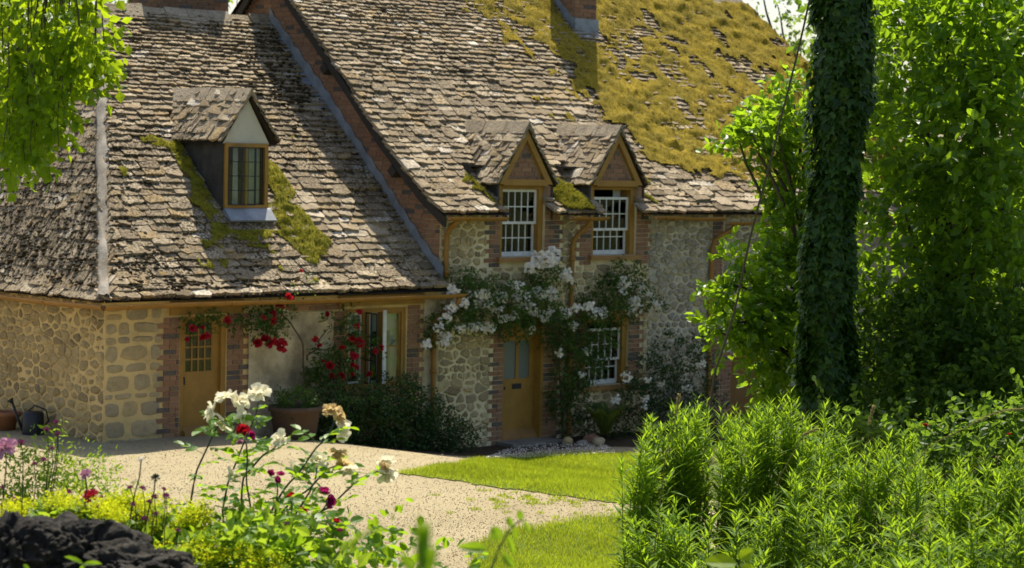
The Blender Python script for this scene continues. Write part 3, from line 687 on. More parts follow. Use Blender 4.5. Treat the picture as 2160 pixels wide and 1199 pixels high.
# wing roof
HX = lambda y: -7.80+(y+.28)*(3.05/4.78)
DC, DY, DR, DS = -4.46, 1.0, 5.50, 1.36          # wing dormer: centre, front, ridge height, slope
def dskip(x, y, z): return abs(x-DC) < .40 and y > DY-.02 and z < DR-abs(x-DC)*DS
g = G(); roof_sheet(g, (0, 0, 0), (1, 0, 0), (0, 1, 0), WP, lambda r: HX(r)+.02, lambda r: -1.43, dskip)
HP = [((y+.28)*(3.05/4.78), z) for y, z in WP]
hip_lo = lambda r: -(9.28-r/(3.05/4.78)); hip_hi = lambda r: -(r/(3.05/4.78)-.28)
roof_sheet(g, (-7.80, 0, 0), (0, -1, 0), (1, 0, 0), HP, hip_lo, hip_hi)
g.add([(-4.75, 4.5, 6.84), (-1.43, 4.5, 6.84), (-1.43, 9.28, 2.54), (-7.80, 9.28, 2.54)], [(0, 1, 2, 3)])
wroof = obj('roof', g, M['roof_under'], wing)
it = slope_tiles((0, 0, 0), (1, 0, 0), (0, 1, 0), WP, HX, lambda r: -1.44, dskip, (.168, .09), (.34, .18), th=.046, seed=1)
it2 = slope_tiles((-7.80, 0, 0), (0, -1, 0), (1, 0, 0), HP, hip_lo, hip_hi, None, (.168, .10), (.34, .20), th=.022, und=.03, seed=5)
it2 = [(m, k, w*(1.0 if m[1, 3] < 4 else .2)) for m, k, w in it2]
W_TILES = it+it2; pieces(wroof, 'roof_tile', 'roof_tiles', TILES, M['tile_w'], it+it2)
# hip in lime mortar, ridge stones, gutter
ys = np.linspace(-.3, 4.5, 90); g = G(); an = np.linspace(-.2, math.pi+.2, 9); side = unit(np.array([1.0, -.62, 0]))
P = np.array([[np.array([HX(y), y, zw(y)])+side*math.cos(a)*(.085+.035*noise3(np.array([y*5, a, .5])))+np.array([0, 0, 1])*(math.sin(a)*(.08+.045*float(noise3(np.array([y*6, a*2, 2.])))) +.05) for a in an] for y in ys])
g.grid(P); obj('hip_mortar', g, M['hipmortar'], wroof, True)
for i in range(8):
    a = -4.85+i*.43; b = a+.42; dz = rng.normal(0, .012)+.06; g = G()
    g.prism([(a, 4.5-.20, 6.70+dz), (a, 4.5, 6.93+dz), (a, 4.5+.20, 6.70+dz), (a, 4.5+.15, 6.66+dz), (a, 4.5, 6.84+dz), (a, 4.5-.15, 6.66+dz)], (b-a, 0, rng.normal(0, .01))); obj('ridge_stone', g, M['ridge'], wroof)
def gutter(parent, p, q, r=.062):
    p = np.array(p, float); q = np.array(q, float); d = unit(q-p); s_ = unit(np.cross(d, (0, 0, 1))); an = np.linspace(math.pi, 2*math.pi, 9); g = G(); k = 10
    pts = [(r*math.cos(a), r*math.sin(a)) for a in an]+[((r-.008)*math.cos(a), (r-.008)*math.sin(a)) for a in an[::-1]]
    ts = np.linspace(0, 1, k); P = np.array([[p+(q-p)*t+s_*u+np.array([0, 0, v+.008*math.sin(t*7)]) for u, v in pts+pts[:1]] for t in ts]); g.grid(P)
    L = np.linalg.norm(q-p)
    for t in np.arange(.4, L, 1.75): c = p+d*t; g.tube([c+s_*(r+.006)*math.cos(a)+np.array([0, 0, (r+.006)*math.sin(a)]) for a in an], .009, 5)
    return obj('gutter', g, M['gutter'], parent)
def downpipe(parent, path, r=.042):
    g = G(); P = [np.array(path[0], float)]
    for a in path[1:]:
        a = np.array(a, float); k = max(2, int(np.linalg.norm(a-P[-1])/.1)); P += [P[-1]+(a-P[-1])*(i+1)/k for i in range(k)]
    P = np.array(P); Q = P.copy(); Q[1:-1] = (P[:-2]+P[1:-1]*2+P[2:])/4; g.tube(Q, r, 10)
    zs = P[:, 2]
    for z in np.arange(zs.min()+.12, path[-2][2] if len(path) > 2 else zs.max(), .95):
        c = P[np.argmin(abs(zs-z))]; g.tube([c+[0, 0, -.035], c+[0, 0, .035]], r+.010, 10)
    obj('downpipe', g, M['gutter'], parent, True)
gutter(wing, (-7.86, -.36, 2.50), (-1.20, -.36, 2.50)); gutter(wing, (-7.86, 5.0, 2.50), (-7.86, -.38, 2.50))
downpipe(wing, [(-1.30, -.36, 2.44), (-1.32, -.34, 2.32), (-1.56, -.10, 2.12), (-1.57, -.085, 1.9), (-1.57, -.085, .25)])
# wing dormer
dor = obj('dormer', G().prism([(DC-.43, DY, 4.77), (DC+.43, DY, 4.77), (DC, DY, DR-.03)], (0, .12, 0)), M['plaster'], wing, label='dormer with cream plastered gable')
for sx in (-1, 1):
    x = DC+sx*.40; obj('dormer_cheek', G().prism([(x, DY+.02, 3.62), (x, DY+.02, 4.80), (x, 2.5, 4.80), (x, 1.3, 3.62)], (sx*.035, 0, 0)), M['lead_dark'], dor)
def dormer_roof(parent, c, y0, rz, sl, half, yback, mat, ex, wd, over=.12, seed=0.0, tilelimit=80):
    ez = rz-half*sl; PR = [(0, ez), (half, rz)]; its = []; g = G()
    for sx in (-1, 1):
        A = (c+sx*half, 0, 0); b = (-sx, 0, 0); a = (0, sx*1.0, 0)          # outward facing
        yb = lambda r: yback(ez+r*sl)+.1
        if sx == 1: lo, hi = (lambda r: y0-over), (lambda r: yb(r))
        else: lo, hi = (lambda r: -yb(r)), (lambda r: -(y0-over))
        its += slope_tiles(A, a, b, PR, lo, hi, None, ex, wd, .028, .008, seed+sx); roof_sheet(g, A, a, b, PR, lambda r: lo(r)+.03, lambda r: hi(r)-.03, None, .015)
    obj('dormer_roof', g, M['roof_under'], parent)
    pieces(parent, 'roof_tile', 'roof_tiles', TILES, mat, its, limit=tilelimit)
    ye = yback(rz)-.02; n = max(2, int((ye-y0+over)/.42)); st = (ye-y0+over)/n
    for i in range(n):
        a = y0-over+i*st; dz = rng.normal(0, .006)+.075
        obj('ridge_stone', G().prism([(c-.13, a, rz-.15+dz), (c, a, rz+.045+dz), (c+.13, a, rz-.15+dz), (c+.095, a, rz-.16+dz), (c, a, rz-.01+dz), (c-.095, a, rz-.16+dz)], (0, st-.008, 0)), M['ridge'], parent)
dormer_roof(dor, DC, DY, DR, DS, .53, lambda z: float(np.interp(z, WZ, WY)), M['tile_w'], (.14, .10), (.30, .22), seed=20)
g = G(); frame(g, DC-.40, DC+.40, 3.80, 4.78, DY-.02, DY+.10, .06, .06, .05); dw = obj('dormer_window', g, M['ochre'], wing, label='small ochre dormer window with dark open casement and curtain')
glazed(dw, DC+.06, DC+.34, 3.855, 4.715, DY+.03, 2, 4, .012, .008, name='casement', mat='iron', depth=.022)
ca = math.radians(28); hp = np.array([DC-.335, DY-.02]); dv = np.array([math.cos(ca), -math.sin(ca)])*.40; g = G()
for f in (0, .5, 1): g.bar(P3(f, 3.85), P3(f, 4.71), .014 if f == .5 else .024, .02, (1, 0, 0))
for z in (3.855, 4.07, 4.285, 4.50, 4.71): g.bar(P3(0, z), P3(1, z), .012 if 3.9 < z < 4.7 else .024, .014)
obj('open_casement', g, M['iron'], dw)
for a, b in ((3.87, 4.06), (4.08, 4.275), (4.295, 4.49), (4.51, 4.70)):
    for f0, f1 in ((.04, .48), (.52, .96)): obj('pane', G().prism([P3(f0, a), P3(f1, a), P3(f1, b), P3(f0, b)], (.001, .003, 0)), M['glass'], dw)
obj('mullion', G().box(DC+.0, DC+.045, DY+.01, DY+.06, 3.85, 4.72), M['ochre'], dw)
curtain(dw, DC+.10, DC+.36, 3.84, 4.72, DY+.14); curtain(dw, DC-.16, DC-.06, 3.84, 4.72, DY+.14); curtain(dw, DC-.36, DC-.30, 3.84, 4.72, DY+.13)
g = G(); y1 = DY+.9
for bx in ((DC-.40, DC+.40, y1, y1+.02, 3.7, 4.9), (DC-.41, DC-.39, DY+.12, y1, 3.7, 4.77), (DC+.39, DC+.41, DY+.12, y1, 3.7, 4.77), (DC-.38, DC+.38, DY+.10, y1, 3.70, 3.72)): g.box(*bx)
obj('room_lining', g, M['plaster'], dw)
obj('lead_apron', G().prism([(DC-.42, DY-.03, 3.80), (DC-.42, DY-.05, 3.79), (DC-.42, DY-.21, 3.625), (DC-.42, DY-.19, 3.60), (DC-.42, DY+.02, 3.74)], (.86, 0, 0)), M['lead'], dw)

# wing chimney
ch = obj('chimney', G().box(-3.50, -2.08, 4.75, 5.6, 5.5, 8.4), M['brick_joint'], wing, label='broad dark brick chimney behind the wing ridge')
CF = Front((0, 4.75, 0), (1, 0, 0), (0, -1, 0)); CS = Front((-3.50, 0, 0), (0, -1, 0), (-1, 0, 0))
pieces(ch, 'brick', 'bricks', BRICKS, M['brick_dark'], bricks(CF, -3.50, -2.08, 6.4, 8.4, clip=lambda z: (-3.50, -2.08))+bricks(CS, -5.6, -4.75, 6.4, 8.4, clip=lambda z: (-5.6, -4.75)))

# ------------------------------------------------------------------ the taller main cottage
main = thing('main_cottage', (5, 2, 0), 'taller stone cottage with moss-covered stone-slate roof, two gabled dormers and ochre front door', 'house')
D1 = (0.0, .90, .03, 2.12); W1 = (-.13, .88, 3.04, 4.24); W2 = (1.97, 3.06, 3.04, 4.24); W3 = (1.86, 2.93, .84, 2.0); D2 = (5.60, 6.55, .0, 1.22)
def mhole(c): return (c-.56, c+.56)
DM = (.375, 2.515)                               # centres of the two gabled dormers
g = G(); slab(g, FRONT, -1.41, 3.38, -.4, 3.89, [D1, W1, W2, W3]); mfront = obj('front_wall', g, M['mortar_m'], main)
g = G(); slab(g, FRONT, 3.38, 12.6, -.4, 3.89, [D2]); mright = obj('front_wall', g, M['mortar_g'], main, label='paler finely coursed right half of the front wall')
bz = [(-.36, -.13, 2.88, 3.8), (.88, 1.22, 2.88, 3.8), (1.70, 1.97, 2.88, 3.8), (3.06, 3.36, 2.88, 3.8), (-.22, 0, 0, 2.2), (.90, 1.24, 0, 2.2), (1.60, 1.86, .7, 2.1), (2.93, 3.20, .7, 2.1)]
bex = [(a-(.06 if i in (0, 2, 4, 6) else 0), b+(.06 if i in (1, 3, 5, 7) else 0), c, d) for i, (a, b, c, d) in enumerate(bz)]
lint = [(-.05, .95, 2.1, 2.22), (1.8, 3.0, 2.0, 2.12)]
field_stones(mfront, FRONT, -1.41, 3.38, -.15, 3.80, [D1, W1, W2, W3, (-.36, 1.22, 2.88, 3.05), (1.70, 3.36, 2.88, 3.05)]+bex+lint, (.065, .165), 1.6, .044, .022, M['rubble_m'])
it = []
for i, (a, b, c, d) in enumerate(bz): it += bricks(FRONT, a, b, c, d-(.0 if d > 3 else .0), tl=.11 if i in (0, 2, 4, 6) else 0, tr=.11 if i in (1, 3, 5, 7) else 0)
pieces(mfront, 'brick', 'bricks', BRICKS, M['brick'], it)
field_stones(mright, FRONT, 3.38, 12.5, -.15, 3.80, [D2, (5.0, 5.34, -.4, 3.9), (5.1, 5.6, -.4, 1.3)], (.07, .15), 1.6, .035, .030, M['grey_rubble'], lambda c: 1 if c[0] < 7 else .1)
pieces(mright, 'brick', 'bricks', BRICKS, M['brick'], bricks(FRONT, 5.02, 5.30, .0, 3.76, tr=.0)+bricks(FRONT, 5.32, 5.59, .0, 1.25, tr=0))
# gable wall above the wing
yw_ = lambda z: float(np.interp(z, WZ, WY)); ym_ = lambda z: float(np.interp(z, MZ, MY))
g = G(); pr = [(y, z-.05) for y, z in MP]; pts = [(-1.41, 0.425, -.3), (-1.41, 0.425, zm_(.425)-.05)]+[(-1.41, y, z) for y, z in pr if y > .45]+[(-1.41, 8.7-y, z) for y, z in pr[::-1] if y > .3 and y < 4.3]+[(-1.41, 8.5, -.3)]
g.prism(pts, (.3, 0, 0)); gable = obj('gable_wall', g, M['brick_joint'], main, label='brick gable rising above the wing roof')
def gclip(z):
    y0 = max(ym_(z), 0.0)+.02 if z > 3.76 else 0.0
    y1 = yw_(z)+.25 if z < 6.7 else 8.7-ym_(z)-.05
    return None if y1-y0 < .05 else (-y1, -y0)
it = bricks(GABLE, 0, 0, 2.6, 7.8, clip=gclip, proud=.03); pieces(gable, 'brick', 'bricks', BRICKS, M['brick'], it)
obj('back_wall', G().box(-1.10, 12.6, 8.3, 8.7, -.3, 3.75), M['mortar_g'], main); obj('end_wall', G().box(12.2, 12.6, .425, 8.29, -.3, 3.75), M['mortar_g'], main)
# verge: bargeboard, purlin ends
g = G(); g2 = [(y, z) for y, z in MP]
for (ya, za), (yb, zb) in zip(g2[:-1], g2[1:]): g.prism([(-1.60, ya, za-.03), (-1.60, ya, za-.20), (-1.60, yb, zb-.20), (-1.60, yb, zb-.03)], (.05, 0, 0))
obj('bargeboard', g, M['timber'], main)
g = G()
for (ya, za), (yb, zb) in zip(g2[:-1], g2[1:]): g.prism([(-1.60, 8.7-ya, za-.03), (-1.60, 8.7-yb, zb-.03), (-1.60, 8.7-yb, zb-.20), (-1.60, 8.7-ya, za-.20)], (.05, 0, 0))
obj('bargeboard', g, M['timber'], main)
for y in (.95, 2.72): obj('purlin_end', G().obox((-1.53, y, zm_(y)-.29), (.10, 0, 0), (0, .075*.72, .075*.69), (0, -.07*.69, .07*.72)), M['timber'], main)
# stepped lead flashing between gable and wing roof
g = G(); yy = np.linspace(-.12, 4.45, 34); lo_, hi_ = [], []
for i, y in enumerate(yy): lo_.append((-1.447, y, zw(y)+.02)); hi_.append((-1.447, y-.02, zw(y)+.27+.05*(i % 2)))
g.grid(np.array([lo_, hi_])); g.grid(np.array([[(-1.62, y, zw(y)+.055+.008*math.sin(i*1.3)) for i, y in enumerate(yy)], [(-1.45, y, zw(y)+.075) for y in yy]]))
obj('lead_flashing', g, M['lead'], main)
# main roof
HR = lambda y: 12.75-(y+.30)*(2.05/4.65)
def mskip(x, y, z): return any(abs(x-c) < .56 and z < 5.12-abs(x-c)*1.36 for c in DM)
g = G(); roof_sheet(g, (0, 0, 0), (1, 0, 0), (0, 1, 0), MP, lambda r: -1.60, HR, mskip, .012, .1)
g.add([(12.75, -.3, 3.73), (10.70, 4.35, 7.90), (12.75, 9.0, 3.73)], [(0, 2, 1)]); g.add([(-1.6, 4.35, 7.90), (10.7, 4.35, 7.90), (12.75, 9.0, 3.73), (-1.6, 9.0, 3.73)], [(0, 1, 2, 3)])
mroof = obj('roof', g, M['roof_under'], main)
CH = (4.86, 5.42, 3.40, 4.05)
def mskip2(x, y, z): return mskip(x, y, z) or (CH[0]+.05 < x < CH[1]-.05 and y > CH[2]+.05)
MEX, MEY = [5.9, 4.5, 3.63, 3.28, 3.11, 2.34, 2.1], [.45, .64, 1.06, 1.92, 2.98, 3.93, 4.5]
def mossm(x, y):                                  # how far into the moss a place on the main roof lies
    return np.clip((x-np.interp(y, MEY, MEX)+.15)/2.2, -.9, .68)+.9*n2(x, y, 1.1, 4, 3)+1.15*n2(x, y*1.5, 4.0, 4, 6)-1.2*sm(-y, -.45, -.1)-.85*sm(x, 3.2, 3.8)*sm(-x, -7.2, -5.2)*sm(-y, -1.0, -.35)
it = slope_tiles((0, 0, 0), (1, 0, 0), (0, 1, 0), MP, lambda r: -1.64, HR, mskip2, (.158, .085), (.32, .155), th=.044, seed=9)
it = [(m, k, w*(1.0 if mossm(m[0, 3], m[1, 3]) < .3 else .05)) for m, k, w in it]
M_TILES = it; pieces(mroof, 'roof_tile', 'roof_tiles', TILES, M['tile_m'], it)
g = G()
for i in range(27): a = -1.62+i*.455; g.prism([(a, 4.35-.2, 7.74), (a, 4.35, 8.0), (a, 4.35+.2, 7.74)], (.45, 0, rng.normal(0, .008)))
obj('ridge_stones', g, M['ridge'], mroof, kind='stuff')
for c, wn in zip(DM, (W1, W2)):
    lb = 'left' if c < 1 else 'right'
    dm = obj('dormer', G().prism([(c-.52, .0, 4.245), (c+.52, .0, 4.245), (c, .0, 5.04)], (0, .14, 0)), M['brick_joint'], main, label='gabled dormer nearer the low wing' if c < 1 else 'gabled dormer farther from the low wing')
    pieces(dm, 'brick', 'bricks', BRICKS, M['brick'], bricks(FRONT, 0, 0, 4.27, 4.9, clip=lambda z, c=c: (c-(4.93-z)*.58, c+(4.93-z)*.58) if z < 4.86 else None))
    g = G()
    for sx in (-1, 1): g.prism([(c+sx*.60, -.075, 4.22), (c, -.075, 5.11), (c, -.075, 4.945), (c+sx*.475, -.075, 4.22)], (0, .07, 0))
    g.box(c-.50, c+.50, -.07, -.006, 4.20, 4.30); obj('barge_board', g, M['ochre'], dm)
    obj('pier', G().box(wn[0]-.04, wn[0], -.012, .3, 3.74, 4.2), M['ochre'], dm)
    it = bricks(FRONT, wn[1]+.004, wn[1]+.11, 3.74, 4.19); pieces(dm, 'brick', 'bricks', BRICKS, M['brick'], it)
    obj('pier', G().box(wn[1]+.003, wn[1]+.115, .0, .3, 3.74, 4.2), M['brick_joint'], dm)
    for sx, xx in ((-1, wn[0]-.09), (1, wn[1]+.117)):
        obj('dormer_cheek', G().prism([(xx, -.02, 3.64), (xx, -.02, 4.33), (xx, .62, 4.33), (xx, .1, 3.7)], (.045, 0, 0)), M['lead_dark'], dm)
    dormer_roof(dm, c, .0, 5.12, 1.36, .68, lambda z: float(np.interp(z, MZ, MY)), M['tile_m'], (.115, .085), (.28, .2), seed=30+c)
    sash_window(main, *wn, drop=0.0 if c < 1 else .12, label='white sash window under the dormer nearer the low wing' if c < 1 else 'half-lowered white sash window under the farther dormer')
obj('lead_valley', G().add([(-.42, .32, 4.18), (-.30, -.02, 3.98), (-.18, .0, 4.00), (-.22, .42, 4.30)], [(0, 1, 2, 3)]), M['lead'], main)
sash_window(main, *W3, drop=.10, label='white sash window half hidden by roses beside the front door', curt=False)
obj('lintel', G().box(1.80, 3.0, -.03, -.001, 2.0, 2.11), M['ochre'], main); obj('lintel', G().box(-.05, .95, -.03, -.001, 2.12, 2.24), M['ochre'], main)
# front door
g = G(); frame(g, D1[0], D1[1], D1[2], D1[3], .03, .24, .055, .08); g.box(.845, .90, -.02, .03, .03, 2.12); fd = obj('front_door', g, M['ochre'], main, label='ochre front door with two tall frosted panes and letterbox')
g = G(); y0, y1 = .15, .195; a, b = .055, .845; m0, m1 = .435, .495
g.box(a, b, y0, y1, .06, 1.04).box(a, a+.05, y0, y1, 1.04, 1.66).box(b-.10, b, y0, y1, 1.04, 1.66).box(m0, m1, y0, y1, 1.04, 1.66).box(a, b, y0, y1, 1.66, 2.035); obj('leaf_panel', g, M['ochre'], fd)
for p, q in ((a+.05, m0), (m1, b-.10)): obj('pane', G().box(p, q, y0+.02, y0+.026, 1.04, 1.66), M['frosted'], fd)
obj('letterbox', G().box(.36, .56, y0-.012, y0, .87, .955).box(.385, .535, y0-.016, y0-.012, .89, .935), M['iron'], fd)
obj('knob', G().lathe((.13, y0-.05, .90), [(0.0, -.028), (.02, -.02), (.028, 0), (.02, .02), (0.0, .028)], 10).box(.12, .14, y0-.03, y0, .892, .908), M['iron'], fd, True)
obj('weather_board', G().prism([(a, y0-.002, .06), (a, y0-.13, .05), (a, y0-.13, .09), (a, y0-.002, .21)], (b-a, 0, 0)), M['ochre_sill'], fd)
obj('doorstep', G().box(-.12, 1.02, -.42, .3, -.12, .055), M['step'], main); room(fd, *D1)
g = G(); frame(g, *D2, .05, .2, .07, .08); d2 = obj('low_door', g, M['ochre'], main, label='low ochre door in the brick-edged right end'); obj('leaf_panel', G().box(D2[0]+.07, D2[1]-.07, .12, .16, 0, 1.14), paint_mat('brown_ochre', (.24, .12, .03), .6), d2)
# gutters and pipes of the main house
gutter(main, (-1.55, -.37, 3.70), (-.33, -.37, 3.70)); gutter(main, (1.12, -.37, 3.70), (1.98, -.37, 3.70)); gutter(main, (3.16, -.37, 3.70), (4.9, -.37, 3.68)); gutter(main, (5.0, -.37, 3.60), (12.7, -.37, 3.58))
downpipe(main, [(-1.36, -.36, 3.64), (-1.34, -.10, 3.50), (-1.34, -.075, 3.3), (-1.34, -.075, 2.72)]); downpipe(main, [(1.60, -.36, 3.64), (1.60, -.30, 3.55), (1.45, -.085, 3.32), (1.45, -.085, 3.1), (1.45, -.085, .05)])
downpipe(main, [(5.22, -.36, 3.56), (5.2, -.30, 3.46), (4.93, -.09, 3.28), (4.92, -.085, 3.0), (4.92, -.085, .05)])
# right chimney with lead apron
ch = obj('chimney', G().box(CH[0], CH[1], CH[2], CH[3], 6.6, 9.25), M['brick_joint'], main, label='small brick chimney with lead apron standing in the moss')
CF = Front((0, CH[2], 0), (1, 0, 0), (0, -1, 0)); CS = Front((CH[0], 0, 0), (0, -1, 0), (-1, 0, 0))
pieces(ch, 'brick', 'bricks', BRICKS, M['brick'], bricks(CF, CH[0], CH[1], 7.15, 9.2, clip=lambda z: (CH[0], CH[1]))+bricks(CS, -CH[3], -CH[2], 7.3, 9.2, clip=lambda z: (-CH[3], -CH[2])))
g = G(); z0 = zm_(CH[2]); g.prism([(CH[0]-.03, CH[2]-.02, z0+.02), (CH[0]-.03, CH[2]-.02, z0+.30), (CH[0]-.03, CH[2]-.045, z0+.30), (CH[0]-.03, CH[2]-.05, z0+.06), (CH[0]-.03, CH[2]-.19, z0-.07), (CH[0]-.03, CH[2]-.17, z0-.10)], (CH[1]-CH[0]+.06, 0, 0))
g.prism([(CH[0]-.035, CH[2]-.02, z0), (CH[0]-.035, CH[3], zm_(CH[3])), (CH[0]-.035, CH[3], zm_(CH[3])+.22), (CH[0]-.035, CH[2]-.02, z0+.28)], (.02, 0, 0)); obj('lead_apron', g, M['lead'], ch)

# ------------------------------------------------------------------ moss, crumbs and dead vine on the roofs
def moss_blanket(name, parent, x0, x1, y0, y1, zf, mask, cell, h, mat, fuzz, nf, skip=None, fl=(.02, .05), off=.085):
    X, Yv = np.meshgrid(np.arange(x0, x1, cell), np.arange(y0, y1, cell*.75), indexing='ij'); m = mask(X, Yv); t = np.clip(m, 0, 1)
    Z = zf(Yv); sl = (zf(Yv+.05)-zf(Yv-.05))/.1; nl = np.sqrt(1+sl*sl)
    hh = t**.6*(h*.5+h*1.5*n2(X*.8, Yv*1.5, 5.5, 4, 2)+h*.9*n2(X, Yv, 14, 2))+off
    P = np.stack([X, Yv-sl/nl*hh, Z+hh/nl], -1); ok = m > .12
    if skip is not None: ok &= ~skip(X, Yv)
    keep = ok[:-1, :-1] & ok[1:, 1:] & ok[1:, :-1] & ok[:-1, 1:]
    o = obj(name, G().grid(P, keep=keep), mat, parent, True, kind='stuff')
    idx = np.argwhere(keep); k = idx[rng.integers(len(idx), size=nf)]; p = P[k[:, 0], k[:, 1]]+rng.normal(0, cell*.4, (nf, 3))
    nrm = np.stack([np.zeros(nf), -sl[k[:, 0], k[:, 1]], np.ones(nf)], -1); gm = G(); b = np.clip(.45+1.3*n2(p[:, 0], p[:, 1], 2.3, 4, 5)+rng.normal(0, .25, nf), 0, 1)
    leaves(gm, p-unit(nrm)*.01, unit(nrm)*.8+rdir(nf)*.75+[0, -.3, -.25], rdir(nf), rng.uniform(*fl, nf), rng.uniform(.007, .016, nf), b, BLADE)
    obj(name+'_tufts', gm, fuzz, parent, kind='stuff')
def mskipv(x, y):
    r = np.zeros(x.shape, bool)
    for c in DM: r |= (abs(x-c) < .72) & (zm_(y) < 5.22-abs(x-c)*1.36)
    return r | ((x > CH[0]-.06) & (x < CH[1]+.06) & (y > CH[2]-.2) & (y < CH[3]))
moss_blanket('golden_moss', mroof, 1.2, 12.6, -.25, 4.3, zm_, lambda x, y: np.where(x < HR(y), mossm(x, y), -1),   .05, .05, M['moss'], M['moss_fuzz'], 70000, mskipv, (.012, .030))
moss_blanket('eave_moss', mroof, -.9, 3.9, -.28, .75, zm_, lambda x, y: 1.0*n2(x, y, 2.4, 3, 8)+1.1*np.exp(-((x-1.45)/.55)**2-((y-.05)/.4)**2)+.8*np.exp(-((x+.35)/.25)**2-((y)/.25)**2)+.5*np.exp(-((x-3.5)/.4)**2-((y)/.25)**2)-.32, .035, .05, M['moss_green'], M['moss_gfuzz'], 9000, mskipv)
def wmask(x, y):
    def blob(px, py, rx, ry, k=1.0):
        p = None; r = ray(px, py); t = 30.0
        for _ in range(40): c = CAM+r*t; t += (c[2]-float(zw(c[1])))*.7
        return k*np.exp(-((x-c[0])/rx)**2-((y-c[1])/ry)**2)
    m = -.50+1.3*n2(x, y, 3.2, 4, 4)
    for b in ((395, 330, 0.42, 0.38, 1.35), (430, 390, 0.38, 0.42, 1.35), (470, 440, 0.38, 0.45, 1.35), (500, 470, 0.38, 0.33, 1.35), (585, 395, .2, .28, 1.3), (605, 450, .28, .32, 1.4), (630, 490, .32, .32, 1.3), (595, 500, .26, .25, 1.2), (655, 515, .2, .2, .9), (640, 540, .3, .2, .6), (470, 500, .25, .2, .7), (590, 575, .25, .2, .7), (660, 600, .3, .15, .7), (535, 470, .15, .15, .6)): m = m+blob(*b)
    return m
def wskipv(x, y): return ((abs(x-DC) < .47) & (y > DY-.2) & (zw(y) < DR-abs(x-DC)*DS)) | (x < HX(y)+.1)
moss_blanket('green_moss', wroof, -6.3, -2.2, -.25, 2.6, zw, wmask, .03, .045, M['moss_green'], M['moss_gfuzz'], 24000, wskipv, (.014, .032), off=.095)
ICO = bmesh.new(); bmesh.ops.create_icosphere(ICO, subdivisions=1, radius=1.0); ICV = np.array([v.co[:] for v in ICO.verts]); ICF = np.array([[v.index for v in f.verts] for f in ICO.faces]); ICO.free()
def crumbs(parent, n, x0, x1, y0, y1, zf, dens, ok, nx=0.0, sz=(.012, .035)):
    x = rng.uniform(x0, x1, n*4); y = y0+(y1-y0)*rng.random(n*4); k = (rng.random(n*4) < dens(x, y)) & ok(x, y); x, y = x[k][:n], y[k][:n]; m = len(x); z = zf(x, y)
    s_ = rng.uniform(*sz, m)*rng.uniform(.6, 1.4, m); V = ICV[None]*(s_[:, None]*rng.uniform([.8, .6, .4], [1.8, 1.2, .9], (m, 3)))[:, None]*rng.uniform(.75, 1.25, (m, len(ICV), 1))+np.stack([x, y, z+.075+.02*rng.random(m)], -1)[:, None]
    obj('moss_crumbs', G().add(V.reshape(-1, 3), (ICF[None]+(np.arange(m)*len(ICV))[:, None, None]).reshape(-1, 3), np.repeat(rng.random(m), len(ICV))), M['crumb'], parent, kind='stuff')
crumbs(wroof, 3500, -7.7, -1.5, -.2, 4.3, lambda x, y: zw(y), lambda x, y: np.clip(.9-.17*y+.9*n2(x, y, .9, 3), .04, 1), lambda x, y: (x > HX(y)+.12) & ~wskipv(x, y))
crumbs(wroof, 1500, -7.7, -5.0, -.2, 5.0, lambda x, y: np.interp(x+7.80, [p[0] for p in HP], [p[1] for p in HP]), lambda x, y: np.clip(.9-.4*(x+7.7)+.9*n2(x, y, .9, 3, 7), .04, 1), lambda x, y: (x < HX(y)-.12))
crumbs(mroof, 2600, -1.5, 6, -.2, 4.2, lambda x, y: zm_(y), lambda x, y: np.clip(.35+.9*n2(x, y, .9, 3)+.4*np.clip(mossm(x, y)+1, 0, 1), .03, 1), lambda x, y: ~mskipv(x, y), sz=(.01, .026))
def tail_crumbs(parent, tiles, k, dens, sz=(.010, .026)):
    Ms = np.array([t[0] for t in tiles]); O = np.repeat(Ms[:, :3, 3], k, 0); A = np.repeat(Ms[:, :3, 0], k, 0); B = unit(np.repeat(Ms[:, :3, 1], k, 0)); m = len(O); P = O+A*rng.uniform(-.5, .5, (m, 1))-B*rng.uniform(-.004, .03, (m, 1))
    ok = rng.random(m) < dens(P[:, 0], P[:, 1]); P, A, B = P[ok], unit(A[ok]), B[ok]; m = len(P); N = np.cross(A, B); s_ = rng.uniform(*sz, m); f = rng.uniform([.9, .6, .35], [2.4, 1.1, .8], (m, 3))*s_[:, None]
    V = P[:, None]+A[:, None]*(ICV[None, :, :1]*f[:, None, :1])+B[:, None]*(ICV[None, :, 1:2]*f[:, None, 1:2])+N[:, None]*(ICV[None, :, 2:]*f[:, None, 2:]); V = V+rng.normal(0, .004, V.shape)
    obj('moss_crumbs', G().add(V.reshape(-1, 3), (ICF[None]+(np.arange(m)*len(ICV))[:, None, None]).reshape(-1, 3), np.repeat(rng.random(m), len(ICV))), M['crumb'], parent, kind='stuff')
tail_crumbs(wroof, W_TILES, 5, lambda x, y: np.clip(.75-.10*y+.8*n2(x, y, 1.0, 3), .15, .95))
tail_crumbs(mroof, M_TILES, 4, lambda x, y: np.clip(.40+.9*n2(x, y, 1.0, 3)+.3*np.clip(mossm(x, y)+1, 0, 1), .08, .85), (.008, .02))
g = G()
for i in range(75):
    x, y = rng.uniform(-.5, 9), rng.uniform(.3, 4.1)
    if rng.random() < .5: x, y = rng.uniform(2.5, 8.5), rng.uniform(.3, 3.6)
    if mskipv(np.array(x), np.array(y)): continue
    d = np.array([rng.normal(0, .35), -1.0]); d /= np.linalg.norm(d); P = []
    for k in range(rng.integers(6, 16)):
        P.append((x, y, zm_(y)+.085+.03*rng.random())); d = d+rng.normal(0, .38, 2); d /= np.linalg.norm(d); x += d[0]*.06; y = max(y+d[1]*.05, -.1)
    g.tube(P, .0055, 4)
obj('dry_vine', g, M['dryvine'], mroof, kind='stuff')

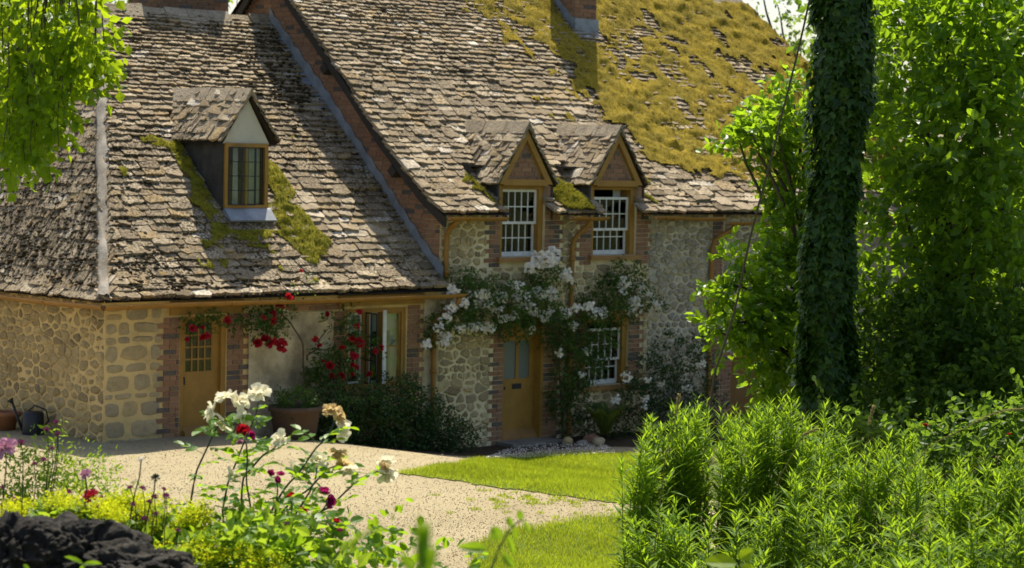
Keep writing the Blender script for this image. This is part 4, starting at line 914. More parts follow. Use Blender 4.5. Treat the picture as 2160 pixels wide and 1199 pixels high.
# ------------------------------------------------------------------ foliage helpers
def sprays(gm, C, D, k, tw, L, W, droop=.3, tm=LEAF, shade=None, tb=.5, spread=.8, flat=.6, twg=None, jit=.02, twr=.0035):
    n = len(C); D = unit(D); t = np.linspace(.12, 1, k)[None, :]*np.ones((n, 1))+rng.normal(0, .03, (n, k)); tw = np.broadcast_to(tw, (n,))
    bend = np.array([0, 0, -1.0])*droop
    P = C[:, None]+D[:, None]*(t*tw[:, None])[..., None]+bend*(t**2*tw[:, None]*.5)[..., None]+rng.normal(0, jit, (n, k, 3))
    s_ = unit(np.cross(D, rdir(n))); sg = np.where(np.arange(k) % 2, 1, -1)
    LD = D[:, None]*.65+s_[:, None]*sg[None, :, None]*spread+rng.normal(0, .35, (n, k, 3))+bend*.8
    N = np.array([0, 0, 1.0])*flat+rdir(n*k).reshape(n, k, 3)*.7
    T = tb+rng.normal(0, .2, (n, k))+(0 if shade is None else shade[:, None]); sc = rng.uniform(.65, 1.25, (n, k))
    leaves(gm, P.reshape(-1, 3), LD.reshape(-1, 3), N.reshape(-1, 3), (L*sc).reshape(-1), (W*sc*rng.uniform(.85, 1.15, (n, k))).reshape(-1), np.clip(T, 0, 1).reshape(-1), tm)
    if twg is not None:
        for c, d, l in zip(C, D, tw): twg.tube([c, c+d*l*.5+bend*l*.12, c+d*l+bend*l*.5], [twr, twr*.8, twr*.4], 4, cap=False)
def ell(n, c, r, shell=.55):
    d = rdir(n); q = (1-shell*rng.random(n)**1.4)[:, None]; return np.array(c)+d*q*np.array(r), d
def pxr(px, py, d, rx, ry, rd=None):                 # an ellipsoid given by its place and size in the frame and its distance
    c = atD(px, py, d); s_ = d/F_PX; return c, (rx*s_, ry*s_, (rd if rd else (rx+ry)/2*s_))
def cloud(gm, spec, n, dep=None, **kw):
    for (px, py, d, rx, ry) in spec:
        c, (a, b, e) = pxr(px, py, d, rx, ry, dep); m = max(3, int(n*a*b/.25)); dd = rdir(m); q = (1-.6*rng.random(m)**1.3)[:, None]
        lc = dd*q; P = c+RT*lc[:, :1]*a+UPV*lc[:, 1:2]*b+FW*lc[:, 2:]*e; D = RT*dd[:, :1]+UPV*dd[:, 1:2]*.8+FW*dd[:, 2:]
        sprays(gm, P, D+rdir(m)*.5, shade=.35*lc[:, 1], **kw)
def limb(gm, P, r0, r1, k=7, wob=.04):
    P = np.array(P, float); t = np.linspace(0, 1, len(P)); tt = np.linspace(0, 1, len(P)*4); Q = np.stack([np.interp(tt, t, P[:, i]) for i in range(3)], -1)
    Q[1:-1] += np.stack([noise3(np.c_[tt*7+P[0, 0], tt*0+i, tt*0+P[0, 1]]) for i in range(3)], -1)[1:-1]*wob; gm.tube(Q, r0+(r1-r0)*tt, k)
def tree(name, base, spec, label, leafm, n, trunk_r, cat='tree', group=None, limbs=True, top=None, **kw):
    t = thing(name, base, label, cat, group); gm = G(); tw = G(); cloud(gm, spec, n, **kw); cs = [atD(a, b, d) for a, b, d, _, _ in spec]
    mid = np.mean(cs, 0); hub = np.array([base[0]*.6+mid[0]*.4, base[1]*.6+mid[1]*.4, base[2]+(mid[2]-base[2])*.62]); up = top if top is not None else hub
    limb(tw, [base, (np.array(base)*.55+up*.45), up], trunk_r, trunk_r*.55, 9)
    if limbs:
        for c in cs: limb(tw, [np.array(base)*.45+up*.55+rng.normal(0, .05, 3), (up+c)/2+rng.normal(0, .12, 3), c], trunk_r*.42, .012, 6)
    obj('trunk', tw, M['bark'], t, True); obj('crown', gm, leafm, t); return t
def gnd(px, d):
    p = atD(px, 600, d); return np.array([p[0], p[1], float(H(p[0], p[1]))-.05])

# ------------------------------------------------------------------ trees
AP = dict(k=10, tw=.42, L=.12, W=.072, droop=.25, tb=.5, tm=OVAL)
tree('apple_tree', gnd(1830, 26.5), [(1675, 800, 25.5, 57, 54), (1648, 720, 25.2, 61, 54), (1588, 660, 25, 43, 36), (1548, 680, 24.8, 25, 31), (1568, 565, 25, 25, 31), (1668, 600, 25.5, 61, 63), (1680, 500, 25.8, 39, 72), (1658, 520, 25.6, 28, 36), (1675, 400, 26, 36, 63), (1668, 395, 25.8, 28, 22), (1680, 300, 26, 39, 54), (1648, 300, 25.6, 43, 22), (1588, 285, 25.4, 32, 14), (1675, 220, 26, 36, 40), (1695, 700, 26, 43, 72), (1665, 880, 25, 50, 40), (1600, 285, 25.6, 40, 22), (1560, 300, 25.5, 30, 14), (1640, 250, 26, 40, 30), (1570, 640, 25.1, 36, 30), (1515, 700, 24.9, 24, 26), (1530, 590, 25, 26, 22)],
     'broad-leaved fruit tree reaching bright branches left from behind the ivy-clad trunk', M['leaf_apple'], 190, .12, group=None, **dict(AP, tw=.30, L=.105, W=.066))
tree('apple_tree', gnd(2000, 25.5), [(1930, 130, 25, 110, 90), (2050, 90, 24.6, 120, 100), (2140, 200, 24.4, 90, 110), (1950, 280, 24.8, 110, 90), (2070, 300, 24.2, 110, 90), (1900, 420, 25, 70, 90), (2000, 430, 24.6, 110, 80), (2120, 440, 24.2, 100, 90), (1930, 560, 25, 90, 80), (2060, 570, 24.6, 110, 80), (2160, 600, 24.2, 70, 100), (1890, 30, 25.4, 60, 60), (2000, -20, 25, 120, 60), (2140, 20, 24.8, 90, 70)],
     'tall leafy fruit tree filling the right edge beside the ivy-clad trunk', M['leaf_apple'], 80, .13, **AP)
tree('hedge_shrub', gnd(2000, 23.5), [(1880, 700, 25.0, 80, 80), (1990, 720, 24.2, 90, 80), (2100, 730, 23.8, 90, 90), (1860, 830, 24.6, 70, 70), (1960, 850, 23.6, 90, 70), (2080, 870, 23.2, 100, 70), (2170, 830, 23.2, 70, 90), (1830, 900, 24, 60, 50), (1780, 930, 22, 70, 50), (1880, 950, 21, 80, 50), (1990, 960, 21, 90, 50), (2100, 960, 20.5, 90, 60), (2190, 940, 20.5, 70, 80), (1900, 760, 25, 80, 80), (2030, 800, 24, 90, 80)],
     'shaded dark shrub low at the right edge under the fruit tree', M['leaf_wood'], 230, .06, cat='shrub', **dict(AP, L=.08, W=.05, tb=.35, tm=OVAL))
FAR = dict(k=9, tw=.7, L=.22, W=.14, droop=.15, tb=.5)
tree('woodland_tree', gnd(2050, 46), [(1880, 80, 46, 150, 170), (2050, 50, 46, 170, 190), (2220, 100, 46, 170, 200), (1900, 320, 45, 140, 150), (2060, 340, 45, 160, 160), (2220, 380, 45, 150, 170), (1900, 600, 44, 140, 150), (2060, 620, 44, 160, 150), (2220, 640, 44, 150, 150), (1950, 800, 44, 170, 100), (2150, 820, 44, 170, 100)],
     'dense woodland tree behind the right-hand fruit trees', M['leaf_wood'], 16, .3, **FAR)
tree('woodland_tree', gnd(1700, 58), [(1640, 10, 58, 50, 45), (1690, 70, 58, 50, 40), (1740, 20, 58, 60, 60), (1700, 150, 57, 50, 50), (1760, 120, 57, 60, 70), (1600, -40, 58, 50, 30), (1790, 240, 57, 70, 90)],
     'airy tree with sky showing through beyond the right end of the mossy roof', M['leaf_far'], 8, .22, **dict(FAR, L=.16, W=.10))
tree('woodland_tree', gnd(240, 56), [(200, 10, 56, 70, 40), (290, 20, 56, 70, 40), (120, 30, 56, 80, 60), (60, 90, 56, 90, 80), (330, -20, 57, 60, 40), (260, 80, 57, 120, 60), (20, 10, 57, 90, 80), (-60, 150, 57, 90, 110)],
     'pale green tree beyond the wing ridge left of the brick chimney', M['leaf_far'], 8, .25, **dict(FAR, L=.17, W=.11))
tree('woodland_tree', gnd(520, 60), [(500, 0, 60, 60, 60), (440, 60, 60, 90, 60), (600, 30, 60, 90, 90)], 'tree glimpsed between the brick chimney and the gable top', M['leaf_far'], 8, .22, **dict(FAR, L=.17, W=.11))

# ivy-clad trunk
ib = gnd(1742, 23.5); tp = atD(1790, -260, 23.5); ivy = thing('ivy_clad_tree', ib, 'straight tall trunk thickly clad in dark ivy at the right', 'tree')
ax_ = [np.array(ib)]+[atD(1742, 850, 23.5), atD(1752, 600, 23.5), atD(1768, 350, 23.5), atD(1785, 0, 23.5), tp]
g = G(); limb(g, ax_, .15, .13, 12, .02); obj('trunk', g, M['bark'], ivy, True)
n = 27000; t = rng.random(n)**1.15; A = np.array(ax_); tk = np.linspace(0, 1, len(A)); C = np.stack([np.interp(t, tk, A[:, i]) for i in range(3)], -1); an = rng.uniform(0, 2*np.pi, n)
N = np.stack([np.cos(an), np.sin(an), np.zeros(n)], -1); bul = .20+.11*noise3(np.c_[np.cos(an)*1.3, np.sin(an)*1.3, C[:, 2]*1.1])+.07*noise3(np.c_[np.cos(an)*3, np.sin(an)*3, C[:, 2]*3.2]); P = C+N*(bul+rng.uniform(-.05, .07, n))[:, None]
gm = G(); D = np.array([0, 0, -1.0])+rdir(n)*.75+N*.35; leaves(gm, P, D, N+rdir(n)*.45+[0, 0, .35], (_s := rng.uniform(.045, .125, n)), _s*rng.uniform(.8, 1.0, n), np.clip(.4+rng.normal(0, .25, n), 0, 1), IVY); obj('ivy', gm, M['leaf_ivy'], ivy)
g = G(); limb(g, [atD(1790, 860, 24), atD(1800, 650, 24), atD(1790, 520, 24), atD(1780, 300, 24)], .015, .012, 5); obj('ivy_stem', g, M['twig'], ivy)
# thin leaning sapling across the right wall
b0 = gnd(1478, 22.5); g = G(); limb(g, [b0, atD(1505, 810, 22.5), atD(1560, 620, 22.5), atD(1630, 330, 22.5), atD(1700, 20, 22.5), atD(1750, -200, 22.5)], .014, .010, 6, .03)
tag(obj('bare_sapling', g, M['twig'], None, True), 'thin bare leaning stem crossing in front of the right-hand wall', 'sapling')
# hanging birch branches upper left
bt = thing('birch_tree', gnd(-620, 12.5), 'sunlit birch boughs hanging into the upper left corner', 'tree'); gm = G(); tw = G(); trunk = [np.array(bt.location), atD(-600, 300, 12.4), atD(-560, -300, 12.2), atD(-500, -900, 12)]; limb(tw, trunk, .2, .1, 9)
hubs = []
for a, b, d in ((60, -260, 12), (200, -220, 12.4), (-60, -160, 11.6), (120, -320, 12.8)):
    limb(tw, [atD(-540, -500, 12.1), atD((a-540)/2, b-260, 12.1), atD(a, b, d)], .06, .015, 6); hubs.append(atD(a, b, d))
for i in range(50):
    x = rng.uniform(-40, 215); end = 50+310*(1-((x-10)/235)**2*.75)*rng.uniform(.45, 1.02); end = max(end, 30)
    if x > 150: end = min(end, rng.uniform(60, 300))
    if x > 195: end = rng.uniform(120, 235)
    d = rng.uniform(11.4, 12.8); h = hubs[rng.integers(4)]; p0 = atD(x+rng.normal(0, 30), -120, d); p1 = atD(x+rng.normal(0, 12), end*.5, d); p2 = atD(x+rng.normal(0, 14), end, d)
    P = np.array([h, p0, p1, p2]); limb(tw, P, .006, .002, 4, .02)
    m = int(5+end/30); f = rng.random(m); C = np.where(f[:, None] < .4, p0+(p1-p0)*(f/.4)[:, None], p1+(p2-p1)*((f-.4)/.6)[:, None]); D = rdir(m)*[1, 1, .3]+[0, 0, -.55]
    sprays(gm, C, D, 7, .14, .060, .047, .45, LEAF, tb=.55, spread=.7, flat=.2, jit=.012)
obj('trunk', tw, M['twig'], bt, True); obj('hanging_leaves', gm, M['leaf_birch'], bt)

# ------------------------------------------------------------------ climbers, shrubs and pots against the house
def fs(lst, y=-.25): return [(a, b, float((atY(a, b, y)-CAM) @ FW), c, d) for a, b, c, d in lst]
def petal_patch(w, l, cup, curl, ruf, r):
    us = np.linspace(-1, 1, 5); vs = np.linspace(0, 1, 4); V = []
    for v in vs:
        wd = w*(.35+.65*math.sin(min(v*1.15+.12, 1.3)*1.35)); ps = cup*(1-v)+curl*v*v
        for u in us: V.append((u*wd*.5, v*l*(1-.13*u*u*v), cup*.5*u*u*wd+curl*l*v*v+r.normal(0, ruf)*v))
    F = [(i*5+j, i*5+j+1, i*5+j+6, i*5+j+5) for i in range(3) for j in range(4)]
    return np.array(V), F
def bloom_tmpl(seed, whorls, ruf=.03):
    """a rose seen open: petals in whorls, z is the way it faces, radius about 0.5"""
    r = np.random.default_rng(seed); VV, FF = [], []; n = 0
    for cnt, tilt, l, w, r0 in whorls:
        for i in range(int(cnt*1.15)):
            V, F = petal_patch(w*r.uniform(.85, 1.15), l*r.uniform(.85, 1.12), .25, r.uniform(-.25, .1), ruf*l, r); a = (i+r.uniform(-.2, .2))*2*np.pi/cnt+tilt*9; t = tilt+r.normal(0, .10)
            e = np.array([-math.sin(a), math.cos(a), 0]); o = np.array([math.cos(a), math.sin(a), 0]); d = o*math.sin(t)+np.array([0, 0, 1])*math.cos(t); nn = np.cross(e, d)*-1
            W = o*r0+e*V[:, :1]+d*V[:, 1:2]-nn*V[:, 2:3]; VV.append(W); FF += [tuple(k+n for k in f) for f in F]; n += len(W)
    return np.vstack(VV), FF
OPEN = [bloom_tmpl(s, [(5, 1.5, .54, .50, .05), (4, .95, .42, .40, .06), (3, .45, .30, .30, .04)], .085) for s in range(4)]
CUP = [bloom_tmpl(20+s, [(5, 1.0, .46, .46, .05), (5, .7, .44, .42, .04), (5, .4, .38, .34, .03), (4, .15, .32, .26, .01)]) for s in range(3)]
DROOP = [bloom_tmpl(40+s, [(6, 1.7, .50, .44, .04), (5, 1.2, .42, .36, .04), (5, .7, .34, .30, .03), (4, .2, .30, .2, .01)], .08) for s in range(3)]
def facing(p, d, size, spin=None):
    d = unit(np.array(d, float)); a = unit(np.cross(d, rdir(1)[0])); b = np.cross(d, a); return mat4(a*size, b*size, d*size, p)
def blossoms(gm, C, D, size):                         # many small five-petalled flowers
    n = len(C); D = unit(D); A = unit(np.cross(D, rdir(n))); B = np.cross(D, A)
    for k in range(5):
        a = k*2*np.pi/5; d = A*math.cos(a)+B*math.sin(a)+D*.25; leaves(gm, C, d, D, size*rng.uniform(.85, 1.15, n), size*.95, np.clip(.75+rng.normal(0, .2, n), 0, 1), OVAL)
TOCAM = -FW
def climber_stems(tw, paths, y, r0=.02, r1=.006):
    for p in paths: limb(tw, [atY(a, b, y if len(q) == 0 else q[0]) for a, b, *q in p], r0, r1, 6, .05)
wr = thing('climbing_rose', (1.3, -.2, 0), 'climbing rose thick with white blossom trained over the front door', 'climbing plant')
tw = G(); climber_stems(tw, [[(1185, 935), (1180, 800), (1175, 700), (1120, 650), (1040, 645), (960, 640)], [(1178, 740), (1150, 640), (1120, 590), (1150, 545)], [(1185, 760), (1240, 690), (1310, 620), (1370, 630)], [(1186, 840), (1230, 800), (1260, 740)], [(960, 640), (930, 690), (905, 725)]], -.16)
obj('stem', tw, M['twig'], wr, True); gm = G()
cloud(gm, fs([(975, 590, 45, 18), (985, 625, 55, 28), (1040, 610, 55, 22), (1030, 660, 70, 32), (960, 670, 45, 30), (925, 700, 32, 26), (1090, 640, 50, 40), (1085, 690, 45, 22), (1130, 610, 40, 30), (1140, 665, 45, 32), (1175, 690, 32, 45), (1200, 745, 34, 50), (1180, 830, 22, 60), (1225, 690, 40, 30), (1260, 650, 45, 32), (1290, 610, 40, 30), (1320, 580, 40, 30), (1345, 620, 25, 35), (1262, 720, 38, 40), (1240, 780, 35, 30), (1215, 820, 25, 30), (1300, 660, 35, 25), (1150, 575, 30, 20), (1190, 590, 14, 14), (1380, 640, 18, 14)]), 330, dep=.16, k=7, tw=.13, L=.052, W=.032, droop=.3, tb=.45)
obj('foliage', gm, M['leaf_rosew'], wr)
cl = [(1145, 548, 30, 22), (1168, 540, 14, 24), (1120, 562, 20, 14), (1196, 580, 16, 16), (1200, 592, 12, 10), (955, 612, 16, 12), (972, 640, 22, 14), (1008, 622, 26, 12), (1020, 642, 22, 12), (950, 652, 14, 10), (1055, 628, 22, 12), (1085, 602, 20, 9), (1100, 625, 22, 16), (1138, 618, 20, 14), (1165, 622, 14, 18), (1048, 652, 18, 10), (1108, 648, 26, 12), (1130, 662, 18, 10), (1064, 672, 20, 10), (938, 672, 16, 10), (925, 692, 12, 10), (903, 727, 16, 10), (938, 718, 16, 18), (968, 692, 16, 10), (1004, 690, 22, 10), (1032, 692, 16, 14), (1160, 662, 14, 10), (1120, 695, 9, 9), (1192, 662, 12, 12), (1215, 650, 14, 10), (1240, 645, 16, 10), (1256, 662, 14, 12), (1316, 605, 15, 22), (1338, 645, 18, 22), (1365, 622, 20, 12), (1386, 642, 12, 12), (1330, 658, 10, 12), (1352, 606, 10, 16), (1272, 664, 10, 16), (1210, 688, 14, 10), (1235, 742, 10, 8), (1180, 745, 10, 9), (1228, 792, 10, 8), (1150, 672, 10, 10), (1085, 665, 12, 10)]
for px_, py_, rx, ry in cl:
    gm = G(); c = atY(px_, py_, -.36); s_ = np.linalg.norm(c-CAM)/F_PX; m = max(10, int(rx*ry*.135)); q = rdir(m)*rng.random((m, 1))**.4
    blossoms(gm, c+RT*q[:, :1]*rx*s_+UPV*q[:, 1:2]*ry*s_+FW*q[:, 2:]*.10, TOCAM+rdir(m)*.9+[0, 0, .4], .034); obj('blossom_cluster', gm, M['petal_w'], wr, kind='stuff')
def red_climber(name, base, label, stems, cl, blooms, y):
    t = thing(name, base, label, 'climbing plant'); tw = G(); climber_stems(tw, stems, y, .016, .004); obj('stem', tw, M['twig'], t, True); gm = G()
    cloud(gm, fs(cl, y), 300, dep=.14, k=7, tw=.13, L=.055, W=.034, droop=.3, tb=.5); obj('foliage', gm, M['leaf_rosew'], t)
    pieces(t, 'bloom', 'blooms', CUP+OPEN[:2], M['petal_r'], [(facing(atY(a, b, y-.16+rng.normal(0, .03)), TOCAM+rdir(1)[0]*.7+[0, 0, .2], s/125), vary(5), 1) for a, b, s in blooms])
red_climber('red_rose', (-3.8, -.1, .4), 'red climbing rose arching from the pot wall over the wing door', [[(652, 880), (650, 800), (635, 725), (615, 680), (592, 655), (560, 668), (500, 680), (430, 680)], [(648, 760), (680, 715), (700, 680)], [(592, 655), (625, 620), (640, 600)]],
            [(425, 672, 34, 16), (410, 690, 20, 14), (455, 682, 28, 12), (500, 680, 22, 10), (540, 672, 30, 18), (570, 660, 30, 22), (545, 695, 30, 14), (580, 690, 24, 16), (600, 645, 20, 14), (622, 622, 14, 12), (645, 600, 14, 10), (700, 680, 16, 10)],
            [(610, 626, 14), (591, 646, 14), (577, 661, 11), (576, 678, 15), (556, 671, 10), (542, 722, 20), (560, 718, 20), (572, 722, 20), (594, 729, 22), (407, 693, 15), (430, 713, 17), (438, 708, 13), (480, 676, 14), (395, 716, 9), (635, 573, 9), (693, 663, 13), (427, 690, 9)], -.20)
red_climber('red_rose', (-3.4, -.1, .3), 'red climbing rose half covering the open casement window of the wing', [[(690, 900), (700, 800), (720, 740), (740, 690), (738, 650)], [(715, 770), (745, 735), (790, 738)], [(705, 800), (680, 770), (668, 720)]],
            [(737, 665, 14, 22), (742, 695, 20, 20), (765, 725, 26, 12), (725, 740, 22, 22), (705, 770, 26, 26), (680, 740, 14, 22), (690, 800, 32, 24), (730, 790, 24, 20), (670, 790, 20, 40), (790, 735, 16, 9)],
            [(665, 716, 11), (675, 731, 12), (752, 688, 12), (744, 713, 15), (757, 722, 20), (722, 736, 14), (748, 750, 17), (742, 768, 13), (803, 734, 13), (792, 741, 11), (696, 772, 18), (700, 796, 18), (722, 793, 16), (742, 790, 11), (781, 791, 15), (758, 658, 10), (682, 762, 9), (752, 775, 10)], -.22)
def shrub(name, base, label, spec, y, mat, n=300, cat='shrub', dep=.3, **kw):
    t = thing(name, base, label, cat); gm = G(); tw = G(); k = dict(k=7, tw=.14, L=.05, W=.03, droop=.15, tb=.4); k.update(kw); sp = fs(spec, y); cloud(gm, sp, n, dep=dep, **k)
    for a, b, d, _, _ in sp: limb(tw, [np.array(base, float), (np.array(base)+atD(a, b, d))/2, atD(a, b, d)], .012, .004, 5, .04)
    obj('stem', tw, M['twig'], t, True); obj('foliage', gm, mat, t); return t
shrub('evergreen_shrub', (-2.2, -.6, .2), 'low dark evergreen shrub spreading below the wing window', [(700, 860, 45, 40), (760, 850, 60, 38), (830, 840, 50, 40), (885, 860, 40, 40), (700, 920, 50, 45), (780, 905, 70, 50), (860, 910, 60, 50), (925, 905, 45, 48), (970, 930, 32, 38), (820, 945, 70, 25), (910, 948, 60, 22), (735, 945, 50, 22), (855, 812, 25, 18)], -.55, M['leaf_dark'], 620, L=.045, W=.030)
shrub('dark_shrub', (3.6, -.5, 0), 'dark shrub with a few pale roses between lower sash window and right wall', [(1370, 790, 40, 40), (1420, 750, 45, 45), (1460, 800, 45, 50), (1400, 830, 50, 45), (1440, 870, 60, 40), (1350, 850, 40, 45), (1480, 740, 22, 40), (1500, 850, 25, 50), (1330, 820, 20, 30)], -.5, M['leaf_dark'], 170, L=.06, W=.03, dep=.22)
t = thing('pale_rose', (3.3, -.5, 0), 'scattered pale rose heads in the dark shrub beneath the lower sash window', 'rose')
for px_, py_, rx, ry in ((1322, 796, 15, 12), (1298, 842, 14, 11), (1366, 802, 10, 8), (1393, 808, 10, 9), (1362, 842, 13, 9), (1480, 770, 12, 10), (1360, 860, 8, 6), (1450, 820, 18, 10)):
    gm = G(); c = atY(px_, py_, -.72); m = int(rx*ry*.1)+3; q = rdir(m)*rng.random((m, 1))**.4; s_ = 36/F_PX; blossoms(gm, c+RT*q[:, :1]*rx*s_+UPV*q[:, 1:2]*ry*s_, TOCAM+rdir(m)*.8, .028); obj('blossom_cluster', gm, M['petal_w'], t, kind='stuff')
shrub('dark_shrub', (2.2, -.4, 0), 'shaded leafy shrub at the foot of the downpipe by the front door', [(1225, 850, 28, 40), (1210, 900, 22, 30), (1330, 890, 30, 35), (1265, 890, 40, 30), (1300, 920, 40, 22)], -.45, M['leaf_dark'], 190, L=.055, W=.03)
# fern
fb = atY(1275, 925, -.8); fern = thing('fern', fb, 'upright fern growing under the lower sash window', 'fern'); fg = G()
for i in range(26):
    a = rng.uniform(0, 2*np.pi); ln = rng.uniform(.55, .9); o = np.array([math.cos(a), math.sin(a), 0]); tt = np.linspace(0, 1, 22); P = fb+o*(tt[:, None]**1.3*ln*.55)+np.array([0, 0, 1.0])*(ln*(tt-.32*tt**3))[:, None]; T = unit(np.gradient(P, axis=0)); S = unit(np.cross(T, [0, 0, 1.0]))
    for sg in (-1, 1): leaves(fg, P[2:], S[2:]*sg+T[2:]*.45, np.cross(S[2:], T[2:]), .13*np.sin(np.pi*np.clip(tt[2:]*.85+.12, 0, 1)), .03, np.clip(.5+rng.normal(0, .2, 20), 0, 1), LEAF)
obj('fronds', fg, M['leaf_fern'], fern)
# clay planter with a plant
pc = np.array([-4.72, -.62, float(H(-4.72, -.62))]); pl = thing('clay_planter', pc, 'broad old clay planter beside the wing door holding a leafy plant', 'planter')
obj('pot', G().lathe(pc, [(0, .01), (.27, 0), (.31, .06), (.36, .40), (.395, .42), (.40, .48), (.37, .49), (.35, .47), (.34, .42), (0, .42)], 28), M['oldclay'], pl, True); gm = G(); m = 130; c_, d_ = ell(m, pc+[0, 0, .52], (.26, .26, .18)); sprays(gm, c_, d_+[0, 0, .6], 8, .15, .05, .03, .2); obj('foliage', gm, M['leaf_rosew'], pl)
# pot and watering can by the side wall
pc = atX(10, 890, -7.92); pc[2] = float(H(pc[0], pc[1])); pt = thing('terracotta_pot', pc, 'terracotta pot by the side wall at the left edge', 'pot')
obj('pot', G().lathe(pc, [(0, .01), (.15, 0), (.19, .20), (.225, .205), (.23, .27), (.20, .275), (.19, .24), (0, .23)], 26), M['terracotta'], pt, True); obj('soil', G().lathe(pc, [(0, .25), (.19, .245)], 20), M['soil'], pt)
pc = atX(70, 893, -7.88); pc[2] = float(H(pc[0], pc[1])); wc = thing('watering_can', pc, 'dark watering can standing by the side wall', 'watering can'); L_ = -RT*np.array([1, 1, 0]); L_ = unit(L_)
obj('body', G().lathe(pc, [(0, 0), (.15, 0), (.155, .02), (.15, .30), (.13, .33), (.06, .34), (0, .34)], 24), M['darkmetal'], wc, True)
obj('spout', G().tube([pc+L_*.14+[0, 0, .06], pc+L_*.22+[0, 0, .22], pc+L_*.30+[0, 0, .46]], [.03, .022, .016], 8), M['darkmetal'], wc, True); obj('rose_head', G().tube([pc+L_*.30+[0, 0, .45], pc+L_*.335+[0, 0, .50]], [.02, .055], 12), M['darkmetal'], wc, True)
obj('handle', G().tube([pc-L_*.13+[0, 0, .08], pc-L_*.22+[0, 0, .20], pc-L_*.18+[0, 0, .36], pc-L_*.02+[0, 0, .42], pc+L_*.08+[0, 0, .33]], .012, 8), M['darkmetal'], wc, True)
# stones by the front door and fallen petals
def rock(name, c, r, mat, label=None, cat='stone', parent=None, seed=0, sub=3, amp=.28, freq=2.0):
    b = bmesh.new(); bmesh.ops.create_icosphere(b, subdivisions=sub, radius=1.0); V = np.array([v.co[:] for v in b.verts]); F = np.array([[v.index for v in f.verts] for f in b.faces]); b.free()
    w = V+.35*np.stack([fbm(V*1.7+seed+k*9.1, 3) for k in range(3)], -1); d = 1+amp*(fbm(w*freq+seed*7.3, 4)*1.5+(0 if amp < .4 else .9*(.5-np.abs(noise3(w*3.1+seed)))+.35*(.5-np.abs(noise3(w*7.3+seed)))+.10*noise3(w*19))); o = obj(name, G().add(V*d[:, None]*np.array(r)+np.array(c), F), mat, parent, amp < .4); return tag(o, label, cat) if label else o
for i, (px_, py_, r, mt, lb) in enumerate(((1197, 938, (.10, .08, .08), M['quoin'], 'pale rounded stone left of the small stone pile by the door'), (1228, 942, (.13, .10, .07), M['step'], 'flat grey stone lowest in the pile by the door'), (1248, 935, (.15, .11, .11), M['brick'], 'reddish stone on the pile by the door'), (1262, 940, (.12, .1, .09), M['rubble_m'], 'brown stone at the right of the pile by the door'))):
    c = atG(px_, py_); rock('garden_stone', c+[0, 0, r[2]*.5], r, mt, lb, seed=i)
pp_ = inside([atG(*p)[:2] for p in ((1020, 972), (1060, 955), (1140, 942), (1280, 945), (1300, 962), (1180, 968), (1090, 972))], 1500, 0); gm = G(); m = len(pp_)
leaves(gm, np.c_[pp_, H(pp_[:, 0], pp_[:, 1])+.045+.02*rng.random(m)], rdir(m)*[1, 1, .25], [0, 0, 1.0]+rdir(m)*.3, .022, .022, np.clip(.7+rng.normal(0, .25, m), 0, 1), OVAL); tag(obj('fallen_petals', gm, M['petal_w']), 'white petals fallen on the ground before the front door', 'petals', kind='stuff')

lp = np.array([atG(x, y) for x, y in zip(rng.uniform(150, 1300, 260), 940+rng.random(260)**1.5*230)]); lp = lp[~inpoly(lp[:, 0], lp[:, 1], LAWN_A) & ~inpoly(lp[:, 0], lp[:, 1], LAWN_B)]; gm = G(); m = len(lp)
leaves(gm, lp+[0, 0, .035], rdir(m)*[1, 1, .2], [0, 0, 1.0]+rdir(m)*.4, rng.uniform(.02, .05, m), .022, rng.random(m), LEAF); tag(obj('leaf_litter', gm, M['tallgrass']), 'few dry leaves and petals lying on the gravel drive', 'leaves', kind='stuff')

# ------------------------------------------------------------------ foreground: tall leafy plants at the right
def tall_clump(label, mounds):
    mid = gnd(np.mean([m[0] for m in mounds]), np.mean([m[1] for m in mounds])); t = thing('tall_leafy_plant', mid, label, 'plant', 'tall leafy plants along the right foreground'); sg, lg = G(), G()
    for px0, d0, ty0, rad, cnt in mounds:
        hue = rng.normal(0, .10)
        for i in range(int(cnt*1.15)):
            q = rng.normal(0, .48, 2); r = min(np.hypot(*q), 1.2); d = d0+q[1]*rad*d0/F_PX*1.6; b = gnd(px0+q[0]*rad*.75, d)
            top = atD(px0+q[0]*rad*1.35+rng.normal(0, 8), ty0-22+r*r*55+abs(rng.normal(0, 46))+(d0-d)*25, d); h = top[2]-b[2]
            if h < .22: continue
            lean = unit(rng.normal(size=3)*[1, 1, 0])*rng.uniform(0, .22); tt = np.linspace(0, 1, 9); P = b+(top-b)*tt[:, None]+lean*(tt**2.5-tt**1.2)[:, None]*h*.5
            nod = rng.random()**2*.16; P = P+lean*(np.clip(tt-.8, 0, 1)*nod*9)[:, None]-np.array([0, 0, 1.0])*(np.clip(tt-.82, 0, 1)**1.5*nod*6)[:, None]
            sg.tube(P, np.linspace(.005, .0018, 9), 4, cap=False); m = int(h*64); f = np.sort(rng.uniform(.10, 1.0, m)**.75); C = np.stack([np.interp(f, tt, P[:, k]) for k in range(3)], -1); a = np.arange(m)*2.4+rng.random()*6
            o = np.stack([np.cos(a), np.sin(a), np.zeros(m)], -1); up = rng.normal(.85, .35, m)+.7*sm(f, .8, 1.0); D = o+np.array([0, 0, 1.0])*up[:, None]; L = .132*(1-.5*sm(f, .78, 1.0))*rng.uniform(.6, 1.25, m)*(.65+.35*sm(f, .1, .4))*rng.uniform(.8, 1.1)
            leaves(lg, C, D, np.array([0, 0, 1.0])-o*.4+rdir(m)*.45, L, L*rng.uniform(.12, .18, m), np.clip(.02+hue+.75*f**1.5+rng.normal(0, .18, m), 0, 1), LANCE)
    obj('stems', sg, M['stem_g'], t, kind='stuff'); obj('leaves', lg, M['leaf_tall'], t, kind='stuff')
